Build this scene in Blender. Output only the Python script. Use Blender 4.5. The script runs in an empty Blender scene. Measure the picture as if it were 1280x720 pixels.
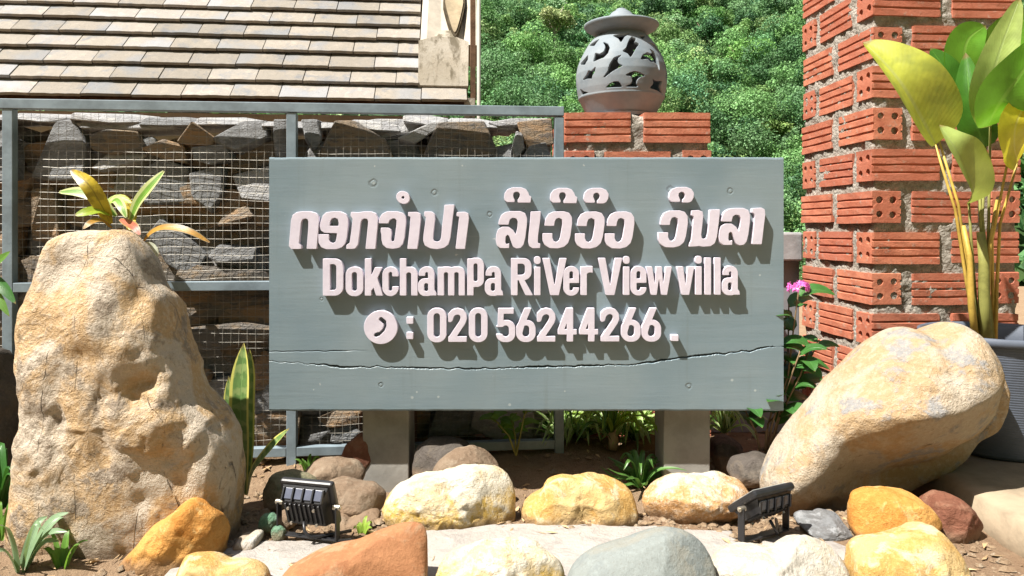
import bpy, bmesh, math, random
import numpy as np
from mathutils import Vector, Matrix, noise as mnoise

random.seed(7)
rng = np.random.default_rng(11)
scene = bpy.context.scene
COL = scene.collection

# ------------------------------------------------------------------ camera
F = 912.0            # focal length in photo pixels (1280 wide)
HZ = 285.0           # horizon row
CAMZ = 0.5
cam_d = bpy.data.cameras.new("camera")
cam = bpy.data.objects.new("camera", cam_d)
COL.objects.link(cam)
cam.location = (0, 0, CAMZ)
cam.rotation_euler = (math.radians(90), 0, 0)
cam_d.sensor_width = 36.0
cam_d.lens = F / 1280 * 36
cam_d.shift_y = -(360 - HZ) / 1280
cam_d.clip_start = 0.05
cam_d.clip_end = 2000
scene.camera = cam

# ------------------------------------------------------------------ light
SUN = Vector((1.7, 1.0, -3.25)).normalized()      # direction the light travels
to_sun = -SUN
sun_d = bpy.data.lights.new("sun", 'SUN')
sun_d.energy = 5.0
sun_d.angle = math.radians(0.5)
sun_d.color = (1.0, 0.955, 0.88)
sun = bpy.data.objects.new("sun", sun_d)
COL.objects.link(sun)
sun.rotation_euler = SUN.to_track_quat('-Z', 'Y').to_euler()
world = bpy.data.worlds.new("World")
scene.world = world
world.use_nodes = True
wn = world.node_tree
sky = wn.nodes.new("ShaderNodeTexSky")
sky.sky_type = 'NISHITA'
sky.sun_disc = False
sky.sun_elevation = math.asin(to_sun.z)
sky.sun_rotation = math.atan2(to_sun.x, to_sun.y)
sky.dust_density = 3.0
sky.ozone_density = 0.6
bgn = wn.nodes["Background"]
bgn.inputs["Strength"].default_value = 0.05
wn.links.new(sky.outputs[0], bgn.inputs[0])
scene.view_settings.view_transform = 'Standard'
scene.view_settings.look = 'None'
scene.view_settings.gamma = 1
scene.view_settings.use_curve_mapping = False
scene.view_settings.exposure = 1.25
scene.cycles.max_bounces = 6
scene.cycles.diffuse_bounces = 4
scene.cycles.transparent_max_bounces = 6

# ------------------------------------------------------------------ helpers
def at(px, py, D):
    """point at depth D that the photo shows at pixel (px, py)"""
    return Vector(((px - 640) / F * D, D, CAMZ + (HZ - py) / F * D))

def wloc(o):
    v = Vector((0, 0, 0))
    while o is not None:
        v = v + o.location
        o = o.parent
    return v

def thing(name, loc, label, cat, group=None, kind=None):
    o = bpy.data.objects.new(name, None)
    COL.objects.link(o)
    o.location = loc
    o.empty_display_size = 0.05
    o['label'] = label
    o['category'] = cat
    if group: o['group'] = group
    if kind: o['kind'] = kind
    return o

def tag(o, label=None, cat=None, group=None, kind=None):
    if label: o['label'] = label
    if cat: o['category'] = cat
    if group: o['group'] = group
    if kind: o['kind'] = kind
    return o

def link(name, me, parent=None):
    o = bpy.data.objects.new(name, me)
    COL.objects.link(o)
    if parent: o.parent = parent
    return o

def mesh_from(name, verts, faces, mat, smooth=False, uvs=None):
    me = bpy.data.meshes.new(name)
    me.from_pydata([tuple(v) for v in verts], [], [tuple(f) for f in faces])
    if mat: me.materials.append(mat)
    if uvs is not None:
        ul = me.uv_layers.new(name="UVMap")
        li = np.empty(len(me.loops), dtype=np.int32)
        me.loops.foreach_get("vertex_index", li)
        ul.data.foreach_set("uv", np.asarray(uvs, dtype=np.float32)[li].ravel())
    if smooth:
        me.polygons.foreach_set("use_smooth", np.ones(len(me.polygons), dtype=bool))
    me.update()
    return me

def part(name, verts, faces, mat, parent=None, smooth=False, uvs=None, origin=None):
    """mesh object from world-space verts, parented (parents are unrotated here)"""
    base = wloc(parent) if parent else Vector((0, 0, 0))
    if origin is None:
        origin = base if parent else sum((Vector(v) for v in verts), Vector()) / max(1, len(verts))
    origin = Vector(origin)
    me = mesh_from(name, [Vector(v) - origin for v in verts], faces, mat, smooth, uvs)
    o = link(name, me, parent)
    o.location = origin - base
    return o

def bm_obj(name, bm, mat, parent=None, smooth=False):
    me = bpy.data.meshes.new(name)
    bmesh.ops.recalc_face_normals(bm, faces=bm.faces)
    bm.to_mesh(me); bm.free()
    if mat: me.materials.append(mat)
    if smooth:
        me.polygons.foreach_set("use_smooth", np.ones(len(me.polygons), dtype=bool))
    o = link(name, me, parent)
    return o

def bm_box(bm, c, s, rot=None, bevel=0.0):
    r = bmesh.ops.create_cube(bm, size=1.0)
    vs = r['verts']
    M = Matrix.Translation(Vector(c)) @ (rot.to_4x4() if rot else Matrix.Identity(4)) @ Matrix.Diagonal((s[0], s[1], s[2], 1))
    bmesh.ops.transform(bm, matrix=M, verts=vs)
    if bevel > 0:
        es = list({e for v in vs for e in v.link_edges})
        bmesh.ops.bevel(bm, geom=es, offset=bevel, segments=2, profile=0.5, affect='EDGES')
    return vs

def bm_tube(bm, pts, r, n=6, caps=True, radii=None):
    pts = [Vector(p) for p in pts]
    rings = []
    for i, p in enumerate(pts):
        t = (pts[min(i + 1, len(pts) - 1)] - pts[max(i - 1, 0)]).normalized()
        a = Vector((0, 0, 1)) if abs(t.z) < 0.9 else Vector((1, 0, 0))
        u = t.cross(a).normalized(); w = t.cross(u).normalized()
        rr = radii[i] if radii else r
        rings.append([bm.verts.new(p + (u * math.cos(2 * math.pi * k / n) + w * math.sin(2 * math.pi * k / n)) * rr) for k in range(n)])
    for a, b in zip(rings, rings[1:]):
        for k in range(n):
            bm.faces.new((a[k], a[(k + 1) % n], b[(k + 1) % n], b[k]))
    if caps:
        bm.faces.new(rings[0][::-1]); bm.faces.new(rings[-1])

def fbm(v, s, o=4, seed=0.0):
    return mnoise.fractal(Vector((v[0] * s + seed, v[1] * s - seed * 1.7, v[2] * s + seed * .3)), 1.0, 2.1, o)

# ------------------------------------------------------------------ materials
class MB:
    """tiny node-material builder"""
    def __init__(s, name, rough=0.7, spec=0.3):
        s.m = bpy.data.materials.new(name); s.m.use_nodes = True
        s.t = s.m.node_tree; s.b = s.t.nodes["Principled BSDF"]
        s.b.inputs["Roughness"].default_value = rough
        s.b.inputs["Specular IOR Level"].default_value = spec
        s._co = None
    def n(s, typ, **kw):
        nd = s.t.nodes.new(typ)
        for k, v in kw.items(): setattr(nd, k, v)
        return nd
    def l(s, a, b): s.t.links.new(a, b)
    def coords(s, scale=(1, 1, 1), rnd=True):
        tc = s.n("ShaderNodeTexCoord")
        mp = s.n("ShaderNodeMapping"); mp.inputs["Scale"].default_value = scale
        s.l(tc.outputs["Object"], mp.inputs["Vector"])
        if rnd:
            oi = s.n("ShaderNodeObjectInfo")
            mu = s.n("ShaderNodeMath", operation='MULTIPLY'); mu.inputs[1].default_value = 37.0
            s.l(oi.outputs["Random"], mu.inputs[0])
            cx = s.n("ShaderNodeCombineXYZ")
            s.l(mu.outputs[0], cx.inputs[0]); s.l(mu.outputs[0], cx.inputs[1])
            s.l(cx.outputs[0], mp.inputs["Location"])
        return mp.outputs["Vector"]
    def noise(s, co, scale, detail=5, rough=0.6, dist=0.0):
        nd = s.n("ShaderNodeTexNoise")
        nd.inputs["Scale"].default_value = scale; nd.inputs["Detail"].default_value = detail
        nd.inputs["Roughness"].default_value = rough; nd.inputs["Distortion"].default_value = dist
        s.l(co, nd.inputs["Vector"]); return nd.outputs["Fac"]
    def voro(s, co, scale, feature='F1'):
        nd = s.n("ShaderNodeTexVoronoi", feature=feature)
        nd.inputs["Scale"].default_value = scale
        s.l(co, nd.inputs["Vector"]); return nd
    def ramp(s, fac, a=0.35, b=0.65, va=0.0, vb=1.0):
        nd = s.n("ShaderNodeMapRange", interpolation_type='SMOOTHSTEP')
        nd.inputs["From Min"].default_value = a; nd.inputs["From Max"].default_value = b
        nd.inputs["To Min"].default_value = va; nd.inputs["To Max"].default_value = vb
        s.l(fac, nd.inputs["Value"]); return nd.outputs["Result"]
    def mix(s, fac, a, b, mode='MIX'):
        nd = s.n("ShaderNodeMix", data_type='RGBA', blend_type=mode)
        for sock, v in ((nd.inputs[0], fac), (nd.inputs[6], a), (nd.inputs[7], b)):
            if isinstance(v, (int, float)): sock.default_value = v
            elif isinstance(v, tuple): sock.default_value = (v[0], v[1], v[2], 1)
            else: s.l(v, sock)
        return nd.outputs[2]
    def math(s, op, a, b=None):
        nd = s.n("ShaderNodeMath", operation=op)
        for i, v in enumerate((a, b)):
            if v is None: continue
            if isinstance(v, (int, float)): nd.inputs[i].default_value = v
            else: s.l(v, nd.inputs[i])
        return nd.outputs[0]
    def rnd(s): return s.n("ShaderNodeObjectInfo").outputs["Random"]
    def color(s, c):
        if isinstance(c, tuple): s.b.inputs["Base Color"].default_value = (c[0], c[1], c[2], 1)
        else: s.l(c, s.b.inputs["Base Color"])
    def bump(s, h, dist=0.002, strength=1.0):
        nd = s.n("ShaderNodeBump"); nd.inputs["Distance"].default_value = dist; nd.inputs["Strength"].default_value = strength
        s.l(h, nd.inputs["Height"]); s.l(nd.outputs["Normal"], s.b.inputs["Normal"])

def rock_mat(name, A, B, C, scale=9.0, speck=(0.10, 0.07, 0.04), specks=0.4, stretch=(1, 1, 1), veins=None, bump=0.003, rough=0.8, cracks=None, gain=0.66, lower=None, dirt=True):
    A, B, C, speck = [tuple(x * gain for x in q) for q in (A, B, C, speck)]
    m = MB(name, rough, 0.25)
    co = m.coords(stretch)
    n1 = m.noise(co, scale, 5, 0.6, 0.6)
    n2 = m.noise(co, scale * 2.3, 8, 0.66, 0.3)
    n3 = m.noise(co, scale * 13, 6, 0.7)
    n4 = m.noise(co, scale * 45, 3, 0.6)
    c = m.mix(m.ramp(n1, .44, .56), A, B)
    c = m.mix(m.ramp(n2, .52, .62), c, C)
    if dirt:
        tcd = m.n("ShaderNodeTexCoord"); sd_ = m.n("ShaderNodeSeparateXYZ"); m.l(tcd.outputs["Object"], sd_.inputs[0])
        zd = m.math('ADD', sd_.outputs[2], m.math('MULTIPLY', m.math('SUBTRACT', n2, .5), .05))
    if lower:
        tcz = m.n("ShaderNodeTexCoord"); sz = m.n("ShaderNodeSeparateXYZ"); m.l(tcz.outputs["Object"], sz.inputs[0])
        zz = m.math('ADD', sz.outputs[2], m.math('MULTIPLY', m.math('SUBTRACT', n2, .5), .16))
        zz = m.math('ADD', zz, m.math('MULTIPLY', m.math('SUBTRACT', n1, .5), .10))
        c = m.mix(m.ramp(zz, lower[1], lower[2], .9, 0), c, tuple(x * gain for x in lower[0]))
    c = m.mix(m.ramp(n3, .45, .7, 0.0, .5), c, (A[0] * 1.3, A[1] * 1.32, A[2] * 1.34))
    c = m.mix(m.ramp(n4, .50, .75, 0.0, .35), c, (B[0] * .55, B[1] * .5, B[2] * .45))
    n5 = m.noise(co, scale * 5, 9, 0.75, 0.4)
    c = m.mix(m.ramp(n5, .58, .72, 0, specks), c, speck)
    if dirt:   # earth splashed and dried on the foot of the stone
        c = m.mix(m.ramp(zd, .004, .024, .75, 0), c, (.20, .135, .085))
    h = m.math('ADD', m.math('MULTIPLY', n2, 1.5), m.math('ADD', m.math('MULTIPLY', n3, .55), m.math('MULTIPLY', n4, .16)))
    if veins:
        vco = m.coords((1, 1, 2.2))
        v = m.voro(vco, veins[0], 'DISTANCE_TO_EDGE')
        vf = m.ramp(v.outputs["Distance"], 0.0, veins[2], 1.0, 0.0)
        c = m.mix(m.math('MULTIPLY', vf, .8), c, veins[1])
    if cracks:
        vco = m.coords((1.0, 1.0, 0.13), rnd=False)
        wv = m.voro(vco, cracks[0], 'DISTANCE_TO_EDGE')
        vf = m.ramp(wv.outputs["Distance"], 0.0, cracks[1], 1.0, 0.0)
        vf = m.math('MULTIPLY', vf, m.ramp(n2, .47, .6))
        c = m.mix(m.math('MULTIPLY', vf, .55), c, (0.09, 0.06, 0.035))
        h = m.math('SUBTRACT', h, m.math('MULTIPLY', vf, .9))
    m.color(c); m.bump(h, bump * 1.6)
    return m.m

def simple_mat(name, col, rough=0.6, spec=0.3, var=0.15, scale=30, bump=0.0005, metallic=0.0, rnd=0.0):
    m = MB(name, rough, spec)
    co = m.coords()
    n1 = m.noise(co, scale, 5, .65)
    n2 = m.noise(co, scale * 8, 4, .6)
    dk = tuple(x * (1 - var) for x in col); lt = tuple(min(1, x * (1 + var)) for x in col)
    c = m.mix(m.ramp(n1, .35, .65), dk, lt)
    if rnd:
        c = m.mix(m.math('MULTIPLY', m.rnd(), rnd), c, tuple(x * .35 for x in col))
    m.color(c); m.b.inputs["Metallic"].default_value = metallic
    m.bump(m.math('ADD', n1, m.math('MULTIPLY', n2, .5)), bump)
    return m.m

def leaf_mat(name, base, edge=None, vein=None, band=None, trans=0.45, rough=0.38, edge_at=.72, blotch=None, veinscale=26):
    """leaf: UV u in -1..1 across, v along"""
    m = MB(name, rough, 0.45)
    uv = m.n("ShaderNodeUVMap"); uv.uv_map = "UVMap"
    sp = m.n("ShaderNodeSeparateXYZ"); m.l(uv.outputs[0], sp.inputs[0])
    au = m.math('ABSOLUTE', sp.outputs[0])
    co = m.coords()
    n1 = m.noise(co, 25, 4, .6)
    c = m.mix(m.ramp(n1, .3, .7), tuple(x * .8 for x in base), tuple(min(1, x * 1.18) for x in base))
    if blotch:
        nb = m.noise(co, blotch[1], 4, .6)
        c = m.mix(m.ramp(nb, .48, .58, 0, blotch[2]), c, blotch[0])
    if band:
        w = m.math('SINE', m.math('ADD', m.math('MULTIPLY', sp.outputs[1], band[1]), m.math('MULTIPLY', n1, 14.0)))
        c = m.mix(m.ramp(w, -.2, .8, 0, .75), c, band[0])
    # side veins
    vv = m.math('SINE', m.math('MULTIPLY', m.math('SUBTRACT', sp.outputs[1], m.math('MULTIPLY', au, .22)), veinscale * 6.28))
    vf = m.ramp(vv, .55, 1.0, 0, .07)
    vc = vein or tuple(min(1, x * 1.35 + .01) for x in base)
    c = m.mix(vf, c, vc)
    mid = m.ramp(au, 0.03, 0.09, .8, 0)
    c = m.mix(mid, c, vc)
    tip = m.ramp(m.math('ADD', sp.outputs[1], m.math('MULTIPLY', m.math('SUBTRACT', n1, .5), .10)), .945, .985, 0, .75)
    c = m.mix(tip, c, (.22, .13, .05))
    if edge:
        e = m.ramp(m.math('ADD', au, m.math('MULTIPLY', m.math('SUBTRACT', n1, .5), .12)), edge_at, edge_at + .1)
        c = m.mix(e, c, edge)
    m.color(c)
    m.bump(m.math('ADD', m.math('MULTIPLY', vv, .2), m.math('MULTIPLY', mid, -2)), 0.0002)
    tr = m.n("ShaderNodeBsdfTranslucent")
    tc = m.mix(.5, c, (min(1, base[0] * 1.6), min(1, base[1] * 1.5), base[2] * .6))
    m.l(tc, tr.inputs["Color"])
    mx = m.n("ShaderNodeMixShader"); mx.inputs[0].default_value = trans
    out = m.t.nodes["Material Output"]
    m.l(m.b.outputs[0], mx.inputs[1]); m.l(tr.outputs[0], mx.inputs[2]); m.l(mx.outputs[0], out.inputs[0])
    return m.m

# rocks
M_bould = rock_mat("tan_boulder", (.62, .53, .42), (.60, .41, .22), (.33, .265, .20), 8.0, cracks=(9, .006), specks=.85, bump=.007, gain=.82)
M_bould2 = rock_mat("ochre_boulder", (.59, .50, .385), (.56, .39, .22), (.38, .37, .36), 6.5, specks=.75, bump=.006, gain=.66)
M_cream = rock_mat("cream_stone", (.72, .64, .50), (.66, .45, .19), (.74, .68, .56), 11, speck=(.40, .22, .05), specks=.7, bump=.005, gain=.74)
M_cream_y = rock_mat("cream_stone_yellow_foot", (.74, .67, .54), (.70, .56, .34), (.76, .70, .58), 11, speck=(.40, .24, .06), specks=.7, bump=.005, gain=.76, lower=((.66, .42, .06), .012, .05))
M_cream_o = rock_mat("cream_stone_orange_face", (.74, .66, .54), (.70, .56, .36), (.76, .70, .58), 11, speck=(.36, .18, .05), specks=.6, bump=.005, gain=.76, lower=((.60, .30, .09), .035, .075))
M_yellow = rock_mat("yellow_stone", (.65, .46, .21), (.58, .34, .10), (.68, .56, .36), 12, speck=(.32, .15, .03), specks=.6, gain=.74)
M_orange = rock_mat("orange_stone", (.60, .31, .085), (.54, .23, .045), (.64, .42, .17), 10, speck=(.30, .12, .02), specks=.5, gain=.8)
M_red = rock_mat("terracotta_stone", (.48, .22, .10), (.42, .18, .08), (.50, .30, .17), 9, speck=(.25, .11, .05), specks=.3, bump=.0015)
M_redbrown = rock_mat("red_brown_stone", (.27, .11, .065), (.22, .085, .05), (.32, .16, .10), 12, speck=(.1, .05, .03), specks=.3)
M_blue = rock_mat("blue_grey_stone", (.40, .44, .42), (.46, .46, .40), (.36, .40, .39), 8, speck=(.26, .22, .16), specks=.3, veins=(4.5, (.55, .36, .20), .05), bump=.0018, gain=.47)
M_brown = rock_mat("brown_stone", (.30, .22, .15), (.25, .17, .11), (.36, .28, .2), 12, specks=.4)
M_green = rock_mat("mossy_stone", (.26, .24, .15), (.30, .25, .15), (.2, .2, .12), 14, specks=.4)
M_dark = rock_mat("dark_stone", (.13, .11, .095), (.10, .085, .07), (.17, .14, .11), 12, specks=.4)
M_white = rock_mat("white_stone", (.72, .67, .58), (.70, .62, .48), (.76, .73, .68), 10, speck=(.5, .38, .18), specks=.6, bump=.0035, gain=.60)
M_jade = rock_mat("jade_pebble", (.16, .33, .20), (.22, .40, .27), (.14, .26, .16), 30, specks=.1, rough=.4)
M_slate = []
for i, (A, B, C) in enumerate((((.17, .175, .18), (.13, .13, .13), (.24, .245, .25)), ((.14, .125, .11), (.20, .15, .10), (.10, .095, .09)), ((.22, .17, .12), (.28, .18, .10), (.15, .125, .105)), ((.30, .30, .30), (.24, .24, .245), (.36, .35, .33)))):
    M_slate.append(rock_mat("slate_%s" % "abcd"[i], A, B, C, 14, specks=.35, stretch=(1, 1, 2.2), bump=.005, rough=.75, gain=1.25, dirt=False))
# building
def brick_material():
    m = MB("fired_brick", .8, .2)
    co = m.coords()
    n1 = m.noise(co, 22, 6, .65); n2 = m.noise(co, 160, 5, .7); n3 = m.noise(co, 60, 6, .7)
    r = m.rnd()
    a = m.mix(r, (.37, .125, .080), (.50, .19, .112))
    c = m.mix(m.ramp(n1, .35, .68), a, (.38, .12, .07))
    c = m.mix(m.ramp(n3, .56, .70, 0, .6), c, (.38, .29, .235))
    c = m.mix(m.ramp(n2, .56, .70, 0, .5), c, (.16, .045, .025))
    m.color(c); m.bump(m.math('ADD', m.math('MULTIPLY', n2, .5), n3), .0015)
    return m.m
M_brick = brick_material()
def mortar_material():
    m = MB("mortar", .95, .1)
    co = m.coords(); n1 = m.noise(co, 40, 8, .7); n2 = m.noise(co, 230, 6, .75); v = m.voro(co, 130)
    c = m.mix(m.ramp(n1, .35, .65), (.41, .375, .33), (.27, .24, .20))
    c = m.mix(m.ramp(n2, .5, .75, 0, .6), c, (.47, .42, .36))
    m.color(c); m.bump(m.math('ADD', m.math('MULTIPLY', n1, 2.0), m.math('SUBTRACT', n2, v.outputs["Distance"])), .004)
    return m.m
M_mortar = mortar_material()
M_steel = simple_mat("painted_steel", (.185, .235, .27), .55, .4, .18, 14, .0004)
M_wire = simple_mat("galvanised_wire", (.31, .29, .25), .5, .5, .25, 40, .0001, .3)
M_conc = simple_mat("pale_concrete", (.29, .29, .295), .9, .15, .16, 9, .0015)
M_greyconc = simple_mat("grey_wall_paint", (.25, .255, .27), .8, .2, .1, 5, .001)
M_platform = simple_mat("platform_concrete", (.27, .215, .15), .9, .15, .22, 9, .0015)
def paint_material():
    m = MB("grey_green_paint", .42, .38)
    tc = m.coords((1, 1, 1), rnd=False)
    co = m.coords((1.2, 1, 16), rnd=False)
    g1 = m.noise(co, 3.0, 6, .6, .5); g2 = m.noise(co, 14, 6, .7, .2); n = m.noise(tc, 5, 4, .5); sp = m.noise(tc, 55, 3, .5)
    c = m.mix(m.ramp(n, .35, .65), (.156, .214, .246), (.190, .243, .266))
    c = m.mix(m.ramp(g1, .35, .7, 0, .22), c, (.216, .27, .31))
    c = m.mix(m.ramp(g2, .66, .76, 0, .25), c, (.13, .16, .17))
    c = m.mix(m.ramp(sp, .72, .76, 0, .7), c, (.40, .42, .42))
    gl = m.noise(tc, 3.5, 3, .5)
    # knots, dents and paint chips where the board has them
    def spot(px, py, r):
        x, z = (px - 658) * 1.45 / F, CAMZ + (HZ - py) * 1.45 / F
        d = m.n('ShaderNodeVectorMath', operation='DISTANCE'); m.l(m.coords((1, 0, 1), rnd=False), d.inputs[0]); d.inputs[1].default_value = (x, 0, z)
        return m.math('DIVIDE', d.outputs['Value'], r * 1.45 / F)
    wob = m.math('MULTIPLY', m.math('SUBTRACT', m.noise(tc, 90, 3, .6), .5), .9)
    for (px, py, r) in ((467, 229, 7), (543, 241, 5.5), (838, 237, 6), (913, 239, 5), (612, 268, 4.5), (476, 481, 4), (861, 483, 5), (402, 374, 3), (655, 262, 3)):
        q = m.math('ADD', spot(px, py, r), wob)
        ring = m.math('MULTIPLY', m.ramp(q, .25, .55), m.ramp(q, .6, .95, 1, 0))
        c = m.mix(m.math('MULTIPLY', ring, .35), c, (.08, .095, .095))
        c = m.mix(m.math('MULTIPLY', m.ramp(q, .1, .3, 1, 0), .5), c, (.34, .37, .36))
        g2 = m.math('SUBTRACT', g2, m.math('MULTIPLY', ring, 2.5))
    for (px, py, r) in ((515, 497, 2.6), (521, 490, 1.6), (548, 496, 2), (637, 506, 2.2), (915, 475, 2.4), (944, 488, 2), (706, 489, 1.5), (392, 487, 1.5), (578, 207, 1.4), (920, 330, 1.6), (950, 344, 1.6)):
        q = m.math('ADD', spot(px, py, r), wob)
        c = m.mix(m.math('MULTIPLY', m.ramp(q, .5, .9, 1, 0), .6), c, (.42, .46, .46))
    co3 = m.coords((1.0, 1, 30), rnd=False); sc = m.noise(co3, 5, 5, .7, .3)
    c = m.mix(m.ramp(sc, .66, .72, 0, .35), c, (.30, .34, .345))
    dr = m.noise(m.coords((26, 1, 1.3), rnd=False), 1.6, 4, .6)
    c = m.mix(m.ramp(dr, .58, .75, 0, .3), c, (.135, .165, .165))
    h = m.math('ADD', m.math('MULTIPLY', g1, .25), m.math('MULTIPLY', g2, .16))
    h = m.math('ADD', h, m.math('MULTIPLY', gl, 3.0))
    m.color(c); m.bump(h, .0014)
    return m.m
M_board = paint_material()
M_post = simple_mat("grey_post_paint", (.29, .28, .255), .7, .25, .14, 12, .0008)
M_wood = simple_mat("raw_brown_wood", (.13, .075, .045), .8, .2, .3, 20, .001)
def letter_material():
    m = MB("letter_white", .45, .35)
    co = m.coords(rnd=False); n = m.noise(co, 26, 5, .6); n2 = m.noise(co, 120, 3, .5)
    c = m.mix(m.ramp(n, .3, .7), (.555, .515, .60), (.615, .575, .66))
    c = m.mix(m.ramp(n2, .66, .76, 0, .4), c, (.50, .44, .41))
    m.color(c); m.bump(n2, .0003)
    return m.m
M_letter = letter_material()
M_black = simple_mat("black_housing", (.016, .016, .018), .42, .5, .2, 60, .0002)
M_slot_tint = simple_mat("slot_sky_tint", (.10, .11, .15), .25, .6, .1, 30, .0001)  # bluish base colour carries the sky's reflection in the slots
M_bolt = simple_mat("steel_bolt", (.45, .40, .33), .35, .6, .2, 80, .0002, .8)
M_glass = simple_mat("lamp_glass", (.30, .30, .28), .12, .6, .05, 20, .0)
def clay_material():
    m = MB("grey_clay", .6, .3)
    co = m.coords(rnd=False); n = m.noise(co, 18, 5, .6); n2 = m.noise(co, 150, 4, .6)
    c = m.mix(m.ramp(n, .35, .65), (.165, .20, .23), (.21, .238, .26))
    m.color(c); m.bump(m.math('ADD', n, m.math('MULTIPLY', n2, .4)), .0008)
    return m.m
M_clay = clay_material()
def tile_material():
    m = MB("weathered_roof_tile", .85, .15)
    co = m.coords(); n1 = m.noise(co, 9, 6, .65, .4); n2 = m.noise(co, 28, 7, .7, .4); n3 = m.noise(co, 140, 4, .7)
    r = m.rnd()
    base = m.mix(m.ramp(r, .3, 1.0), (.325, .292, .25), (.265, .243, .222))
    c = m.mix(m.ramp(n1, .50, .66), base, (.235, .235, .24))
    c = m.mix(m.ramp(n2, .5, .70, 0, .75), c, (.42, .37, .31))
    nL = m.noise(co, 4, 3, .5)
    c = m.mix(m.ramp(nL, .5, .62, 0, .6), c, (.27, .285, .31))
    c = m.mix(m.ramp(n3, .56, .72, 0, .7), c, (.13, .105, .08))
    tint = m.math('ADD', .62, m.math('MULTIPLY', m.rnd(), .5))
    gx = m.n('ShaderNodeCombineXYZ'); [m.l(tint, gx.inputs[i]) for i in range(3)]
    c = m.mix(1.0, c, gx.outputs[0], 'MULTIPLY')
    m.color(c); m.bump(m.math('ADD', n2, n3), .0015)
    return m.m
M_tile = tile_material()
def plaster_material():
    m = MB("stained_plaster", .9, .15)
    co = m.coords(rnd=False); n1 = m.noise(co, 7, 6, .65, .4)
    cs = m.coords((9, 9, 1.2), rnd=False); s1 = m.noise(cs, 3, 6, .6, .3); n3 = m.noise(co, 70, 5, .7)
    c = m.mix(m.ramp(n1, .3, .7), (.40, .365, .31), (.33, .29, .23))
    c = m.mix(m.ramp(s1, .48, .66, 0, .8), c, (.10, .082, .05))
    c = m.mix(m.ramp(n3, .56, .70, 0, .6), c, (.13, .11, .075))
    m.color(c); m.bump(m.math('ADD', n1, n3), .002)
    return m.m
M_plaster = plaster_material()
M_plasterwhite = simple_mat("white_plaster", (.44, .395, .33), .9, .15, .14, 7, .0015)
M_groove = simple_mat("ornament_outline", (.07, .055, .035), .9, .1, .3, 20, .001)
M_tan = simple_mat("tan_panel", (.31, .25, .165), .85, .2, .2, 12, .001)
M_pipe = simple_mat("pale_pipe", (.33, .31, .27), .5, .3, .08, 9, .0003)
M_pot = simple_mat("blue_grey_pot", (.085, .10, .13), .6, .25, .1, 12, .0004)
def soil_material():
    m = MB("garden_soil", .97, .05)
    co = m.coords(rnd=False); n1 = m.noise(co, 6, 8, .7); n2 = m.noise(co, 40, 8, .75); n3 = m.noise(co, 200, 5, .7)
    c = m.mix(m.ramp(n1, .35, .65), (.235, .155, .098), (.29, .205, .132))
    c = m.mix(m.ramp(n2, .5, .7, 0, .7), c, (.34, .25, .165))
    c = m.mix(m.ramp(n3, .55, .72, 0, .6), c, (.13, .08, .048))
    m.color(c); m.bump(m.math('ADD', m.math('MULTIPLY', n2, 1.5), n3), .006)
    return m.m
M_soil = soil_material()
M_litter = simple_mat("dry_litter", (.36, .25, .14), .9, .1, .4, 25, .001)
M_gravel = rock_mat("gravel", (.38, .27, .17), (.30, .20, .12), (.45, .36, .26), 18, specks=.3, dirt=False)
# leaves
M_canna_y = leaf_mat("yellow_green_leaf", (.40, .44, .06), vein=(.36, .40, .11), trans=.3, rough=.42, blotch=((.22, .27, .05), 9, .6))
M_canna_p = leaf_mat("pale_green_leaf", (.31, .40, .11), vein=(.30, .38, .13), trans=.35)
M_canna_g = leaf_mat("bright_green_leaf", (.13, .33, .03), vein=(.22, .42, .07), trans=.4)
M_canna_d = leaf_mat("dark_green_leaf", (.05, .16, .015), vein=(.09, .24, .03), trans=.25)
M_canna_yy = leaf_mat("yellow_leaf", (.60, .56, .04), vein=(.62, .60, .15), trans=.4)
M_petiole = simple_mat("orange_petiole", (.44, .30, .06), .5, .35, .25, 16, .0003)
M_stemg = simple_mat("green_stem", (.20, .20, .055), .6, .3, .25, 20, .0003)
M_twig = simple_mat("brown_twig", (.17, .115, .065), .85, .15, .25, 30, .0006)
M_sans = leaf_mat("snake_plant_leaf", (.10, .18, .05), edge=(.50, .48, .12), band=((.22, .28, .10), 62), trans=.08, rough=.45, edge_at=.70)
M_spider = leaf_mat("strap_leaf", (.28, .43, .12), edge=(.55, .62, .34), trans=.3, edge_at=.62, veinscale=0)
M_spiderd = leaf_mat("dark_strap_leaf", (.085, .19, .04), trans=.25, veinscale=0)
M_lime = leaf_mat("lime_leaf", (.28, .42, .06), trans=.4)
M_herb = leaf_mat("herb_leaf", (.14, .29, .05), trans=.4)
M_shrub = leaf_mat("shrub_leaf", (.045, .14, .03), trans=.25, rough=.3)
M_crot_y = leaf_mat("croton_yellow", (.48, .36, .03), vein=(.16, .12, .02), trans=.3, veinscale=9, blotch=((.20, .14, .02), 60, .6))
M_crot_v = leaf_mat("croton_variegated", (.17, .33, .05), edge=(.50, .54, .24), trans=.3, edge_at=.42)
M_crot_g = leaf_mat("croton_lime", (.30, .40, .04), vein=(.5, .5, .06), trans=.35, veinscale=8)
M_crot_r = leaf_mat("croton_red", (.42, .12, .07), vein=(.55, .22, .12), trans=.3, edge=(.32, .22, .08))
M_crot_o = leaf_mat("croton_orange", (.42, .22, .04), vein=(.5, .34, .08), trans=.3, edge=(.20, .17, .10))
M_greyleaf = leaf_mat("pale_grey_leaf", (.42, .44, .34), trans=.2)
M_pink = leaf_mat("pink_petal", (.72, .17, .56), vein=(.75, .35, .62), trans=.3, veinscale=0)
M_grassblade = leaf_mat("blue_green_blade", (.20, .30, .17), trans=.25, veinscale=0)

# ------------------------------------------------------------------ ground and hill
def smooth01(a, b, x):
    t = min(1, max(0, (x - a) / (b - a))); return t * t * (3 - 2 * t)

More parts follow.
